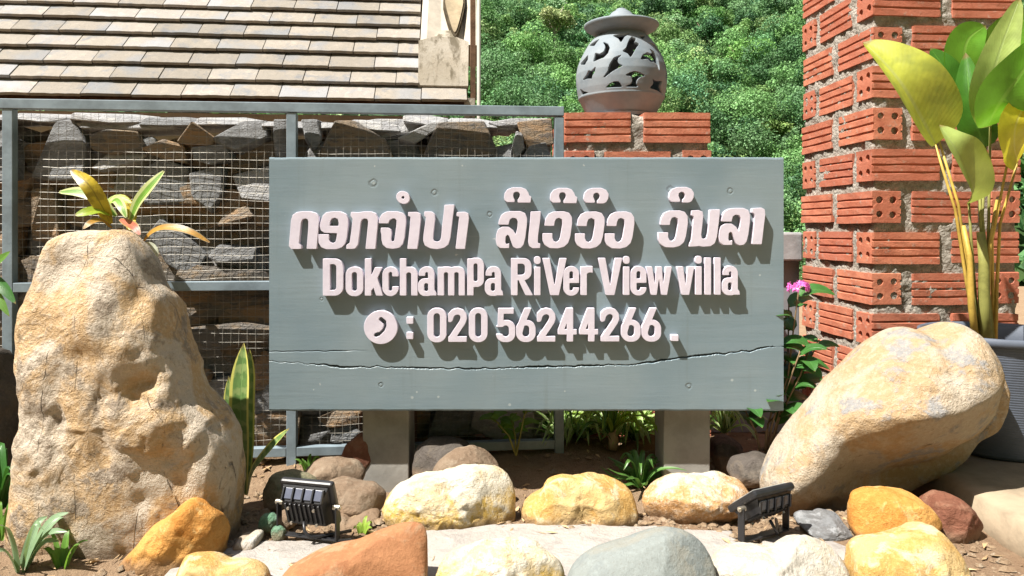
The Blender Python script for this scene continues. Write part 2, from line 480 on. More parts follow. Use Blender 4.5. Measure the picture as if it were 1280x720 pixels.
def ground_z(x, y):
    z = 0.0
    if y > 2.25: z = -1.9 * smooth01(2.25, 3.0, y)
    near = 1 - smooth01(2.2, 3.0, y)
    if abs(x) < 3 and y < 3.2:
        z += near * (0.010 * fbm((x, y, 0), 5, 3, 3.1) + 0.006 * fbm((x, y, 0), 22, 3, 8.2))
        # soil a little higher against the gabion, lower in front
        z += near * (0.004 * smooth01(1.52, 1.6, y) - 0.035 * smooth01(1.27, 1.36, y) * (1 - smooth01(1.50, 1.58, y)))
    if x > .1: z -= .085 * smooth01(1.74, 1.84, y) * smooth01(.1, .3, x) * (1 - smooth01(.76, .9, x)) * near
    if y > 30: z -= 2.5 * smooth01(30, 44, y)
    return z

def build_ground():
    xs = [-300, -150, -60, -25, -12, -6, -4, -3] + list(np.arange(-2.4, 2.41, 0.022)) + [3, 4, 6, 12, 25, 60, 150, 300]
    ys = [-280, -120, -50, -20, -6, -2, -0.5, 0.2] + list(np.arange(0.5, 2.4, 0.022)) + [2.45, 2.55, 2.65, 2.75, 2.85, 2.95, 3.05, 3.4, 4.5, 7, 12, 20, 30, 34, 38, 42, 46, 60, 120, 200, 290]
    V = []; Fc = []
    for y in ys:
        for x in xs: V.append((x, y, ground_z(x, y)))
    n = len(xs)
    for j in range(len(ys) - 1):
        for i in range(n - 1):
            a = j * n + i; Fc.append((a, a + 1, a + n + 1, a + n))
    o = part("ground", V, Fc, M_soil, None, True, origin=(0, 0, 0))
    tag(o, kind='structure')
build_ground()

M_hill = simple_mat("hill_earth", (.035, .065, .022), .95, .05, .3, .4, .05)
def hill_z(x, y):
    z = -5 + max(0, y - 40) * 0.56
    z += 5.0 * mnoise.noise(Vector((x * .022 + 3, y * .022, 1.3))) * smooth01(40, 70, y)
    z += 2.0 * mnoise.noise(Vector((x * .07, y * .07, 5.3))) * smooth01(40, 60, y)
    return z
def build_hill():
    xs = list(np.arange(-170, 171, 5.0)); ys = list(np.arange(38, 241, 4.5))
    V = [(x, y, hill_z(x, y)) for y in ys for x in xs]
    n = len(xs)
    Fc = [(j * n + i, j * n + i + 1, (j + 1) * n + i + 1, (j + 1) * n + i) for j in range(len(ys) - 1) for i in range(n - 1)]
    tag(part("hill", V, Fc, M_hill, None, True, origin=(0, 40, 0)), kind='structure')
build_hill()
def build_sky_blocker():
    # unseen slopes added beside and behind the viewer to block skylight and deepen shade
    V = []; Fc = []
    az = [math.radians(a) for a in range(62, 299, 4)]; rs = [48, 60, 75, 92, 112, 140, 175, 220, 260]
    for a in az:
        for r in rs:
            x, y = r * math.sin(a), r * math.cos(a)
            z = -4 + (r - 48) * 1.0 + 6 * mnoise.noise(Vector((x * .02, y * .02, 7.7))) * smooth01(48, 90, r)
            V.append((x, y, z))
    n = len(rs)
    for i in range(len(az) - 1):
        for j in range(n - 1): Fc.append((i * n + j, (i + 1) * n + j, (i + 1) * n + j + 1, i * n + j + 1))
    tag(part("hill", V, Fc, M_hill, None, True, origin=(0, 0, 0)), kind='structure')  # added out of view to cut the sky light
build_sky_blocker()

# ------------------------------------------------------------------ forest
def foliage_material(name):
    m = MB(name, .6, .25)
    at_ = m.n("ShaderNodeVertexColor"); at_.layer_name = "tint"
    co = m.coords(rnd=False)
    n = m.noise(co, .9, 4, .6)
    c = m.mix(m.ramp(n, .3, .7, 0, .5), at_.outputs[0], (.09, .24, .05), 'MIX')
    m.color(c)
    tr = m.n("ShaderNodeBsdfTranslucent"); m.l(c, tr.inputs["Color"])
    mx = m.n("ShaderNodeMixShader"); mx.inputs[0].default_value = .25
    m.l(m.b.outputs[0], mx.inputs[1]); m.l(tr.outputs[0], mx.inputs[2]); m.l(mx.outputs[0], m.t.nodes["Material Output"].inputs[0])
    return m.m
M_forest = foliage_material("forest_leaves")

def crown_quads(lobes, count, size, tint, droop=0.0):
    """leaf quads over a set of lobes (center, radius vec); returns verts (4n,3), colours (4n,4)"""
    w = np.array([l[1][0] * l[1][2] for l in lobes]); w = w / w.sum()
    idx = rng.choice(len(lobes), count, p=w)
    C = np.array([l[0] for l in lobes])[idx]; R = np.array([l[1] for l in lobes])[idx]
    d = rng.normal(size=(count, 3)); d[:, 2] = d[:, 2] * .9 + .25
    d /= np.linalg.norm(d, axis=1, keepdims=True)
    rad = 1 - .28 * rng.random(count) ** 2 + .10 * rng.normal(size=count)
    P = C + d * R * rad[:, None]
    nrm = d * .8 + rng.normal(size=(count, 3)) * .55 + np.array([0, -.1, .35])
    nrm /= np.linalg.norm(nrm, axis=1, keepdims=True)
    a = np.cross(nrm, rng.normal(size=(count, 3))); a /= np.linalg.norm(a, axis=1, keepdims=True)
    b = np.cross(nrm, a)
    s = size * (.6 + .8 * rng.random(count))[:, None]
    v = np.stack([P - a * s, P - b * s * .62, P + a * s, P + b * s * .62], axis=1).reshape(-1, 3)
    lt = (1 + .22 * rng.normal(size=len(lobes)))[idx]
    t = np.array(tint)[None, :] * (lt * (1 + .26 * rng.normal(size=count)))[:, None]
    t = np.clip(t, .005, .6)
    col = np.concatenate([t, np.ones((count, 1))], axis=1).repeat(4, axis=0)
    return v, col

def quads_mesh(name, v, col, mat, parent=None, origin=(0, 0, 0)):
    me = bpy.data.meshes.new(name)
    n = len(v) // 4
    base = np.array(wloc(parent)) if parent else np.array(origin)
    v = v - base
    me.vertices.add(len(v)); me.vertices.foreach_set("co", v.astype(np.float32).ravel())
    me.loops.add(len(v)); me.loops.foreach_set("vertex_index", np.arange(len(v), dtype=np.int32))
    me.polygons.add(n)
    me.polygons.foreach_set("loop_start", np.arange(0, len(v), 4, dtype=np.int32))
    me.polygons.foreach_set("loop_total", np.full(n, 4, dtype=np.int32))
    me.update(calc_edges=True)
    ca = me.color_attributes.new("tint", 'FLOAT_COLOR', 'POINT')
    ca.data.foreach_set("color", col.astype(np.float32).ravel())
    me.materials.append(mat)
    o = link(name, me, parent)
    if not parent: o.location = origin
    return o

TINTS = [(.18, .34, .13), (.16, .31, .14), (.23, .38, .13), (.12, .25, .12), (.20, .35, .17), (.27, .37, .15), (.08, .18, .10), (.19, .36, .12)]
def lobes_for(c, r, n, flat=.8):
    L = [((c[0], c[1], c[2] - r * .1), (r * .55, r * .55, r * .6 * flat))]
    for k in range(n):
        a = rng.random() * 6.283; e = rng.random() * 1.1 - .15
        rr = r * (.20 + .30 * rng.random())
        q = r * (.45 + .6 * rng.random())
        L.append(((c[0] + q * math.cos(a) * math.cos(e), c[1] + q * math.sin(a) * math.cos(e), c[2] + q * math.sin(e) * flat), (rr, rr, rr * .85)))
    return L

# distinct trees standing out of the wood: px of crown centre, depth, crown radius, tint, label
M_palebark = simple_mat("pale_bark", (.42, .38, .31), .85, .15, .2, 2, .02)
M_bark = simple_mat("brown_bark", (.16, .12, .085), .9, .1, .25, 2, .02)
KEY_TREES = [
    # px, py of the crown, crown radius, tint, crown height above the slope
    (692, 26, 2.0, (.34, .38, .17), 4.2, M_palebark, "tall pale-crowned tree with a bare whitish trunk above the clay lantern's left side"),
    (930, 75, 2.5, (.18, .36, .09), 1.3, M_bark, "wide bright green tree high on the slope right of the clay lantern"),
    (885, 42, 2.2, (.06, .15, .075), 1.5, M_bark, "darkest bushy tree on the slope at the lantern lid's right"),
    (965, 165, 1.5, (.25, .35, .11), 1.0, M_bark, "olive yellow tree low on the slope beside the brick column"),
    (640, 100, 1.5, (.19, .36, .09), .9, M_bark, "fresh green round tree just above the stone cage's right end"),
    (850, 12, 2.3, (.09, .20, .085), 1.6, M_bark, "deep green tree above the rim of the lantern lid"),
]
key_pos = []
def build_key_trees():
    for (px, py, r, tint, th, bark, label) in KEY_TREES:
        D = 45.0
        while D < 150:                      # where the line of sight passes th above the slope
            c = at(px, py, D)
            if hill_z(c.x, c.y) + th > c.z: break
            D += .5
        gz = hill_z(c.x, c.y)
        ls = .17 + .0015 * (D - 45)
        base = Vector((c.x + .2, c.y, gz - .3))
        t = thing("tree", base, label, "tree")
        v, col = crown_quads(lobes_for(c, r, 14, .7), 3200, ls * .56, tint)
        quads_mesh("crown", v, col, M_forest, t)
        bm = bmesh.new()
        top = c - Vector((0, 0, r * .2))
        bm_tube(bm, [base, base.lerp(top, .5) + Vector((.12, 0, 0)), top], .2, 7, radii=[.22, .17, .12])
        for k in range(6):
            a = k * 1.05 + .3
            e = c + Vector((math.cos(a) * r * .7, math.sin(a) * r * .5, r * (.1 + .3 * (k % 3))))
            s = base.lerp(top, .72 + .04 * k)
            bm_tube(bm, [s, s.lerp(e, .5) + Vector((0, 0, -.1)), e], .06, 5, radii=[.10, .07, .03])
        for v_ in bm.verts: v_.co -= base
        bm_obj("trunk", bm, bark, t, True)
        key_pos.append((c.x, c.y, r))
build_key_trees()

def build_forest():
    Vs = []; Cs = []
    y = 43.0
    while y < 200:
        sp = 2.75 + (y - 43) * .011
        x0, x1 = -0.62 * y - 14, 0.75 * y + 8
        x = x0
        while x < x1:
            X = x + rng.normal() * sp * .3; Y = y + rng.normal() * sp * .3
            x += sp
            if any((X - kx) ** 2 + (Y - ky) ** 2 < (kr * .75) ** 2 or (abs(X - kx * Y / ky) < kr * .7 and ky - 5 < Y < ky) for kx, ky, kr in key_pos): continue
            u = X / Y
            seen = -0.08 < u < 0.44 and Y < 140
            r = (1.3 + 2.1 * rng.random() ** 2) * (1 + (Y - 43) * .0015)
            h = .3 + 2.4 * rng.random()
            z = hill_z(X, Y) + h
            cnt = int(1500 * (r / 1.9) ** 2) if seen else 60
            if Y > 150: cnt = 55
            sz = (.085 + .0009 * (Y - 43)) if seen else .62
            ti = TINTS[int(rng.integers(len(TINTS)))]
            ti = tuple(np.array(ti) * (.62 + .7 * rng.random()))
            v, c = crown_quads(lobes_for((X, Y, z), r, 8 + int(rng.integers(6)), .85), cnt, sz, ti)
            Vs.append(v); Cs.append(c)
        y += sp * .9
    o = quads_mesh("forest", np.concatenate(Vs), np.concatenate(Cs), M_forest, None, (0, 80, 0))
    tag(o, kind='stuff')
    tag(o, "dense green jungle covering the steep hillside", "forest")
    print("forest quads", len(o.data.polygons))
build_forest()

# ------------------------------------------------------------------ house with tiled roof
def build_house():
    yaw = math.radians(5.5); pitch = math.radians(52)
    De = 3.2
    u = Vector((math.cos(yaw), math.sin(yaw), 0))            # along the eave, to the right
    back = Vector((-math.sin(yaw), math.cos(yaw), 0))
    up = back * math.cos(pitch) + Vector((0, 0, 1)) * math.sin(pitch)
    nrm = u.cross(up).normalized()                           # faces camera and sky
    if nrm.y > 0: nrm = -nrm
    # eave reference point: right end of lowest course
    E = at(584, 134, De)
    t = thing("house", Vector((E.x - 1.5, E.y + 1.2, -1.9)), "house with a steep roof of weathered beige tiles behind the stone cage", "house")
    rt = Matrix((u, up, nrm)).transposed()
    s = .1035; w = .2; th = .014; L = s * 1.55
    tile_me = []
    for k in range(4):
        bm = bmesh.new()
        bm_box(bm, (0, 0, 0), (w - .003, L, th), None, .0015)
        r_ = bmesh.ops.subdivide_edges(bm, edges=[e for e in bm.edges if abs((e.verts[0].co - e.verts[1].co).x) > .1], cuts=6)
        for v in bm.verts:
            v.co.z += .0025 * mnoise.noise(v.co * 14 + Vector((k * 9, 0, 0)))
            if v.co.y < 0: v.co.y += .004 * mnoise.noise(Vector((v.co.x * 30, k * 7, 0)))
        bmesh.ops.recalc_face_normals(bm, faces=bm.faces)
        me = bpy.data.meshes.new("roof_tile"); bm.to_mesh(me); bm.free(); me.materials.append(M_tile)
        tile_me.append(me)
    base = wloc(t)
    nrows = 15
    for j in range(nrows):
        off = (j % 2) * .1 + random.uniform(-.02, .02)
        xr = 0.0 if j == 0 else -.212      # courses above the first stop at the coping
        i = 0
        x = xr
        first = True
        while x > -3.6:
            ww = w if not first else (w * .5 if j % 2 else w)
            cx = x - ww / 2
            p = E + u * cx + up * (j * s + L / 2 - .0) + nrm * (.010 + th * .5)
            p = p + nrm * random.uniform(-.001, .0015) + up * random.uniform(-.0025, .0025)
            o = link("roof_tile", tile_me[(i * 7 + j * 3) % 4], t)
            tilt = math.atan2(th * 1.05 + .008, s)
            R = rt @ Matrix.Rotation(-tilt + random.uniform(-.012, .012), 3, 'X') @ Matrix.Rotation(random.uniform(-.004, .004), 3, 'Z')
            o.matrix_local = Matrix.Translation(p - base) @ R.to_4x4() @ Matrix.Diagonal((ww / w, 1, 1, 1))
            x -= ww; i += 1; first = False
    # deck under tiles, walls
    def slab(name, a, b, c, d, off0, off1, mat):
        V = [q + nrm * off0 for q in (a, b, c, d)] + [q + nrm * off1 for q in (a, b, c, d)]
        Fc = [(0, 1, 2, 3), (7, 6, 5, 4), (0, 4, 5, 1), (1, 5, 6, 2), (2, 6, 7, 3), (3, 7, 4, 0)]
        return part(name, V, Fc, mat, t)
    a = E - u * 3.7 + up * .02; b = E + up * .02; c = E + up * 1.75; d = E - u * 3.7 + up * 1.75
    slab("roof_deck", a, b, c, d, -.06, -.02, M_wood)
    def box_pts(name, p0, du, dv, dw, mat):
        V = []
        for k in range(2):
            for q in (p0, p0 + du, p0 + du + dv, p0 + dv): V.append(q + dw * k)
        return part(name, V, [(3, 2, 1, 0), (4, 5, 6, 7), (0, 1, 5, 4), (1, 2, 6, 5), (2, 3, 7, 6), (3, 0, 4, 7)], mat, t)
    wl = E + back * .22 - Vector((0, 0, .06)); wl.z = -1.9
    box_pts("wall", wl - u * 3.6, u * 3.52, back * 2.6, Vector((0, 0, 2.92)), M_plasterwhite)
    # gable coping: profile across (x along u, n along nrm) swept up the slope
    x0, x1 = -.215, .055
    def P(x, s_, n_): return E + u * x + up * s_ + nrm * n_
    V = []; Fc = []
    prof = [(x0, -.02), (x0 + .006, .085), (x0 + .035, .10), (x0 + .10, .075), (x0 + .205, .075), (x0 + .235, .105), (x1, .10), (x1, -.02)]
    N = len(prof)
    svals = [.30, .45, .7, 1.0, 1.4, 1.75]
    for s_ in svals:
        for (x, n_) in prof: V.append(P(x + (0.02 * (s_ - .3) if x < x0 + .1 else 0), s_, n_))
    for k in range(len(svals) - 1):
        for i in range(N):
            Fc.append((k * N + i, k * N + (i + 1) % N, (k + 1) * N + (i + 1) % N, (k + 1) * N + i))
    Fc.append(tuple(range(N))[::-1]); Fc.append(tuple((len(svals) - 1) * N + i for i in range(N)))
    part("coping", V, Fc, M_plasterwhite, t)
    # lower stained end block
    vz = Vector((0, 0, 1))
    V = []
    q0 = P(x0, .095, .02); q1 = P(x1 - .045, .095, .02)
    front = -back * .018
    ring = []
    bl = [P(x0, .105, .03), P(x1 - .05, .105, .03), P(x1 - .045, .31, .112), P(x1 - .10, .345, .110), P(x1 - .125, .40, .104), P(x0 + .10, .40, .104), P(x0 + .07, .345, .110), P(x0, .31, .112)]
    bb = [q - nrm * .10 for q in bl]
    V = bl + bb
    Fc = [tuple(range(8)), tuple(range(15, 7, -1))] + [(i, i + 8, (i + 1) % 8 + 8, (i + 1) % 8) for i in range(8)]
    part("coping_end", V, Fc, M_plaster, t)
    # pointed leaf ornament on the coping with dark outline
    def leafshape(sc, n_, xs=0.0):
        pts = []
        for k in range(24):
            a_ = k / 24 * 2 * math.pi
            yy = -math.cos(a_); xx = math.sin(a_) * (1 - .55 * max(0, -yy)) * .043
            pts.append(P(-.052 + xx * sc + xs, .60 + yy * .23 * (sc * .5 + .5), n_))
        return pts
    for (nm, sc, n0, n1, mt) in (("ornament_outline", 1.22, .06, .1125, M_groove), ("ornament", 1.0, .06, .118, M_tan)):
        A = leafshape(sc, n0); B = leafshape(sc, n1)
        part(nm, A + B, [tuple(range(24, 48))] + [(i, (i + 1) % 24, (i + 1) % 24 + 24, i + 24) for i in range(24)], mt, t)
    # gable edge, dark strip standing in for the shaded gap, pale pipe at right
    g0 = P(-.01, .0, -.02)
    box_pts("gable_board", Vector((g0.x, g0.y - .02, -1.9)), u * .045, back * .06, Vector((0, 0, 2.97)), M_plaster)
    g1 = at(588, 300, 3.22)
    box_pts("gap_shade_strip", Vector((g1.x, g1.y + .02, -1.9)), u * .022, back * .05, Vector((0, 0, 4.2)), M_wood)
    pp = at(598.5, 200, 3.15)
    p = thing("drain_pipe", (pp.x, pp.y, -1.9), "slim pale pipe standing at the roof's right end", "pipe")
    bm = bmesh.new(); bm_tube(bm, [(0, 0, 0), (0, 0, 4.2)], .0085, 10)
    bm_obj("pipe", bm, M_pipe, p, True)
build_house()

# ------------------------------------------------------------------ bricks
BL, BW, BH = .160, .069, .072
def brick_mesh(variant):
    bm = bmesh.new()
    rs = random.Random(variant)
    hw, hh = BW / 2, BH / 2
    g, gd = .0030, .0030
    pr = [(-hw, -hh), (hw, -hh)]
    for k in (-1, 0, 1):
        zc = k * BH / 4
        pr += [(hw, zc - g), (hw - gd, zc - g * .55), (hw - gd, zc + g * .55), (hw, zc + g)]
    pr += [(hw, hh), (-hw, hh)]
    for k in (1, 0, -1):
        zc = k * BH / 4
        pr += [(-hw, zc + g), (-hw + gd, zc + g * .55), (-hw + gd, zc - g * .55), (-hw, zc - g)]
    xs = [-BL / 2, -BL / 2 + .004, -.04, 0, .04, BL / 2 - .004, BL / 2]
    rings = []
    for xi, x in enumerate(xs):
        k = .985 if xi in (0, len(xs) - 1) else 1.0
        rings.append([bm.verts.new((x + rs.uniform(-.0006, .0006), y * k + rs.uniform(-.0006, .0006), z * k + rs.uniform(-.0007, .0007))) for (y, z) in pr])
    n = len(pr)
    for a, b in zip(rings, rings[1:]):
        for i in range(n): bm.faces.new((a[i], a[(i + 1) % n], b[(i + 1) % n], b[i]))
    for ring, sgn in ((rings[0], 1), (rings[-1], -1)):
        x = ring[0].co.x
        edges = [bm.edges.get((ring[i], ring[(i + 1) % n])) for i in range(n)]
        for (cy, cz) in ((-.016, -.0165), (.016, -.0165), (-.016, .0165), (.016, .0165)):
            cy += rs.uniform(-.0012, .0012); cz += rs.uniform(-.0012, .0012)
            rr = .0085 + rs.uniform(-.0007, .0007)
            hv = [bm.verts.new((x, cy + rr * math.cos(k * math.pi / 4), cz + rr * math.sin(k * math.pi / 4))) for k in range(8)]
            hb = [bm.verts.new((x + sgn * .055, v.co.y, v.co.z)) for v in hv]
            for k in range(8): bm.faces.new((hv[k], hv[(k + 1) % 8], hb[(k + 1) % 8], hb[k]))
            bm.faces.new(hb)
            edges += [bm.edges.get((hv[k], hv[(k + 1) % 8])) for k in range(8)]
        bmesh.ops.triangle_fill(bm, use_beauty=True, use_dissolve=False, edges=edges)
    # triangle_fill may also cover the hole mouths: drop faces lying wholly on one hole ring
    kill = []
    for f in bm.faces:
        cs = f.calc_center_median()
        if abs(abs(cs.x) - BL / 2) < .002 and len(f.verts) == 3:
            for (cy, cz) in ((-.016, -.0165), (.016, -.0165), (-.016, .0165), (.016, .0165)):
                if math.hypot(cs.y - cy, cs.z - cz) < .0068: kill.append(f)
    bmesh.ops.delete(bm, geom=list(set(kill)), context='FACES_ONLY')
    bmesh.ops.recalc_face_normals(bm, faces=bm.faces)
    me = bpy.data.meshes.new("brick"); bm.to_mesh(me); bm.free(); me.materials.append(M_brick)
    return me
BRICKS = [brick_mesh(k) for k in range(5)]

def mortar_mesh(W, zs, zt, inset, seed):
    """rough mortar core: closed box of gridded, noisy sides"""
    bm = bmesh.new()
    step = .0085
    nu = int(W / step); nz = int((zt - zs) / step)
    per = []
    lo, hi = inset, W - inset
    for i in range(nu): per.append((lo + (hi - lo) * i / nu, lo, 0, -1))
    for i in range(nu): per.append((hi, lo + (hi - lo) * i / nu, 1, 0))
    for i in range(nu): per.append((hi - (hi - lo) * i / nu, hi, 0, 1))
    for i in range(nu): per.append((lo, hi - (hi - lo) * i / nu, -1, 0))
    rings = []
    for j in range(nz + 1):
        z = zs + (zt - zs) * j / nz
        r = []
        for (x, y, nx, ny) in per:
            d = .005 * fbm((x, y, z), 22, 3, seed) + .0045 * fbm((x, y, z), 75, 2, seed + 4)
            d = max(-.008, min(.0105, d))
            r.append(bm.verts.new((x + nx * d, y + ny * d, z + .004 * mnoise.noise(Vector((x * 50, y * 50, z * 50))))))
        rings.append(r)
    n = len(per)
    for a, b in zip(rings, rings[1:]):
        for i in range(n): bm.faces.new((a[i], a[(i + 1) % n], b[(i + 1) % n], b[i]))
    bm.faces.new(rings[-1]); bm.faces.new(rings[0][::-1])
    return bm

def brick_stack(name, corner, yaw, ztop, zbot, first_type, label, cat, W=.35, pitch=.094):
    t = thing(name, Vector((corner.x, corner.y, zbot)), label, cat)
    t.rotation_euler = (0, 0, yaw)
    k = 0; z = ztop
    while z - BH > zbot - .05:
        X = (k % 2 == 0) == (first_type == 'X')
        cz = z - BH / 2 - zbot
        g = W - BW / 2; h = BW / 2
        a1, a2 = BL / 2, W - BL / 2
        if X: spots = [(a1, h, 0), (a2, h, 0), (a1, g, 0), (a2, g, 0), (h, W / 2, 1), (g, W / 2, 1)]
        else: spots = [(h, a1, 1), (h, a2, 1), (g, a1, 1), (g, a2, 1), (W / 2, h, 0), (W / 2, g, 0)]
        for (x, y, r) in spots:
            o = link("brick", random.choice(BRICKS), t)
            j = random.uniform
            o.location = (x + j(-.0025, .0025), y + j(-.0025, .0025), cz + j(-.0018, .0018))
            o.rotation_euler = (j(-.012, .012), j(-.012, .012), (math.pi / 2 if r else 0) + j(-.018, .018) + (math.pi if random.random() < .5 else 0))
            o.scale = (1 + j(-.01, .01), 1, 1 + j(-.015, .015))
        z -= pitch; k += 1
    bm = mortar_mesh(W, -.02, ztop - zbot - .006, .0060, corner.x * 10)
    bm_obj("mortar", bm, M_mortar, t, True)
    return t

pier_c = at(706, 200, 1.74)
brick_stack("brick_pier", pier_c, math.radians(1.5), .777, 0.0, 'X', "short pier of hollow red bricks carrying the clay lantern behind the sign", "brick pier")
col_c = at(1091, 200, 1.66)
zc = .491 + 8 * .094
brick_stack("brick_column", col_c, math.radians(3.6), zc, 0.0, 'X', "tall square column of ribbed hollow red bricks behind the potted plant", "brick column")

# grey wall behind, right of the sign
def build_grey_wall():
    D = 2.03
    a = Vector((.47, D, 0))
    t = thing("garden_wall", (a.x, D, 0), "low grey wall with a pale cap seen between sign and brick column", "wall")
    ztop = at(0, 291, D).z; zmid = at(0, 327, D).z; zlow = -.075
    bm = bmesh.new(); bm_box(bm, (.165, .07, (zmid + zlow) / 2), (.345, .10, zmid - zlow), None, .002)
    bm_obj("wall_panel", bm, M_greyconc, t)
    bm = bmesh.new(); bm_box(bm, (.165, .07, (zmid + ztop) / 2 + .001), (.348, .15, ztop - zmid), None, .006)
    bm_obj("wall_cap", bm, M_conc, t)
    bm = bmesh.new(); bm_box(bm, (.165, .08, -.12), (.34, .12, .085))  # dark block standing in for the shadow gap under the wall
    bm_obj("shadow_gap_block", bm, M_dark, t)
build_grey_wall()

# paving and platform
def rough_slab(name, outline, z0, z1, mat, kind, amp=.006, seed=1.0, label=None, cat=None, origin=None):
    """flat stone with irregular edge and slightly uneven top"""
    pts = []
    n = len(outline)
    for i in range(n):
        a = Vector(outline[i]); b = Vector(outline[(i + 1) % n])
        m = max(1, int((b - a).length / .02))
        for k in range(m):
            p = a.lerp(b, k / m)
            pts.append(Vector((p.x + amp * fbm((p.x, p.y, 0), 18, 3, seed), p.y + amp * fbm((p.x, p.y, 3), 18, 3, seed))))
    c = sum(pts, Vector((0, 0))) / len(pts)
    N = len(pts); V = []; Fc = []
    for (s, z) in ((1.0, z0), (1.0, z1 - .006), (.985, z1 - .001), (.97, z1), (.55, z1), (.28, z1)):
        for p in pts:
            q = c.lerp(p, s)
            V.append((q.x, q.y, z + (.0035 * fbm((q.x, q.y, 0), 9, 3, seed) if z > z0 else 0)))
    V.append((c.x, c.y, z1))
    for r in range(5):
        for i in range(N): Fc.append((r * N + i, r * N + (i + 1) % N, (r + 1) * N + (i + 1) % N, (r + 1) * N + i))
    for i in range(N): Fc.append((5 * N + i, 5 * N + (i + 1) % N, len(V) - 1))
    Fc.append(tuple(range(N))[::-1])
    o = part(name, V, Fc, mat, None, True, origin=(c.x, c.y, z0))
    tag(o, label, cat, kind=kind)
    return o

M_slab = rock_mat("pale_flagstone", (.60, .55, .50), (.66, .61, .56), (.52, .48, .44), 9, speck=(.30, .25, .2), specks=.6, bump=.003, gain=.54, stretch=(1, 1.3, 1))
rough_slab("flagstone", [(-.155, .86), (.372, .88), (.362, 1.08), (.36, 1.19), (.24, 1.215), (-.02, 1.225), (-.155, 1.19)], -.05, .007, M_slab, None, seed=2.2,
           label="flat pale pinkish flagstone lying between the front rocks below the sign", cat="flagstone")
rough_slab("flagstone", [(-.50, .93), (-.16, .92), (-.165, 1.10), (-.26, 1.165), (-.42, 1.15), (-.50, 1.08)], -.05, .006, M_slab, None, seed=4.2,
           label="flat white flagstone under the left floodlight", cat="flagstone")
rough_slab("flagstone", [(.375, .93), (.58, .95), (.57, 1.06), (.50, 1.165), (.40, 1.185), (.376, 1.08)], -.05, .007, M_slab, None, seed=6.2,
           label="flat whitish flagstone under the right floodlight", cat="flagstone")
rough_slab("paving", [(.775, .3), (3.4, .3), (3.4, 2.2), (1.25, 2.2), (1.24, 1.6), (.785, 1.6)], -.05, .052, M_platform, 'structure', amp=.002, seed=1.2)

# ------------------------------------------------------------------ stone cage (gabion)
GA = math.radians(5.5)
GU = Vector((math.cos(GA), math.sin(GA), 0)); GB = Vector((-math.sin(GA), math.cos(GA), 0))
GP = Vector((.1119, 1.62, 0))            # foot of the right end post
def gab(s, z, d=0.0): return GP + GU * s + GB * d + Vector((0, 0, z))
def gab_px(px, py, d=0.0):
    """(s, z) where the cage's front plane pushed back by d is seen at a photo pixel"""
    k = (px - 640) / F
    P0 = GP + GB * d
    s = (k * P0.y - P0.x) / (GU.x - k * GU.y)
    D = P0.y + s * GU.y
    return s, CAMZ + (HZ - py) / F * D

def hull_stone(pts):
    bm = bmesh.new()
    for p in pts: bm.verts.new(p)
    r = bmesh.ops.convex_hull(bm, input=bm.verts)
    bmesh.ops.delete(bm, geom=[v for v in bm.verts if not v.link_faces], context='VERTS')
    return bm

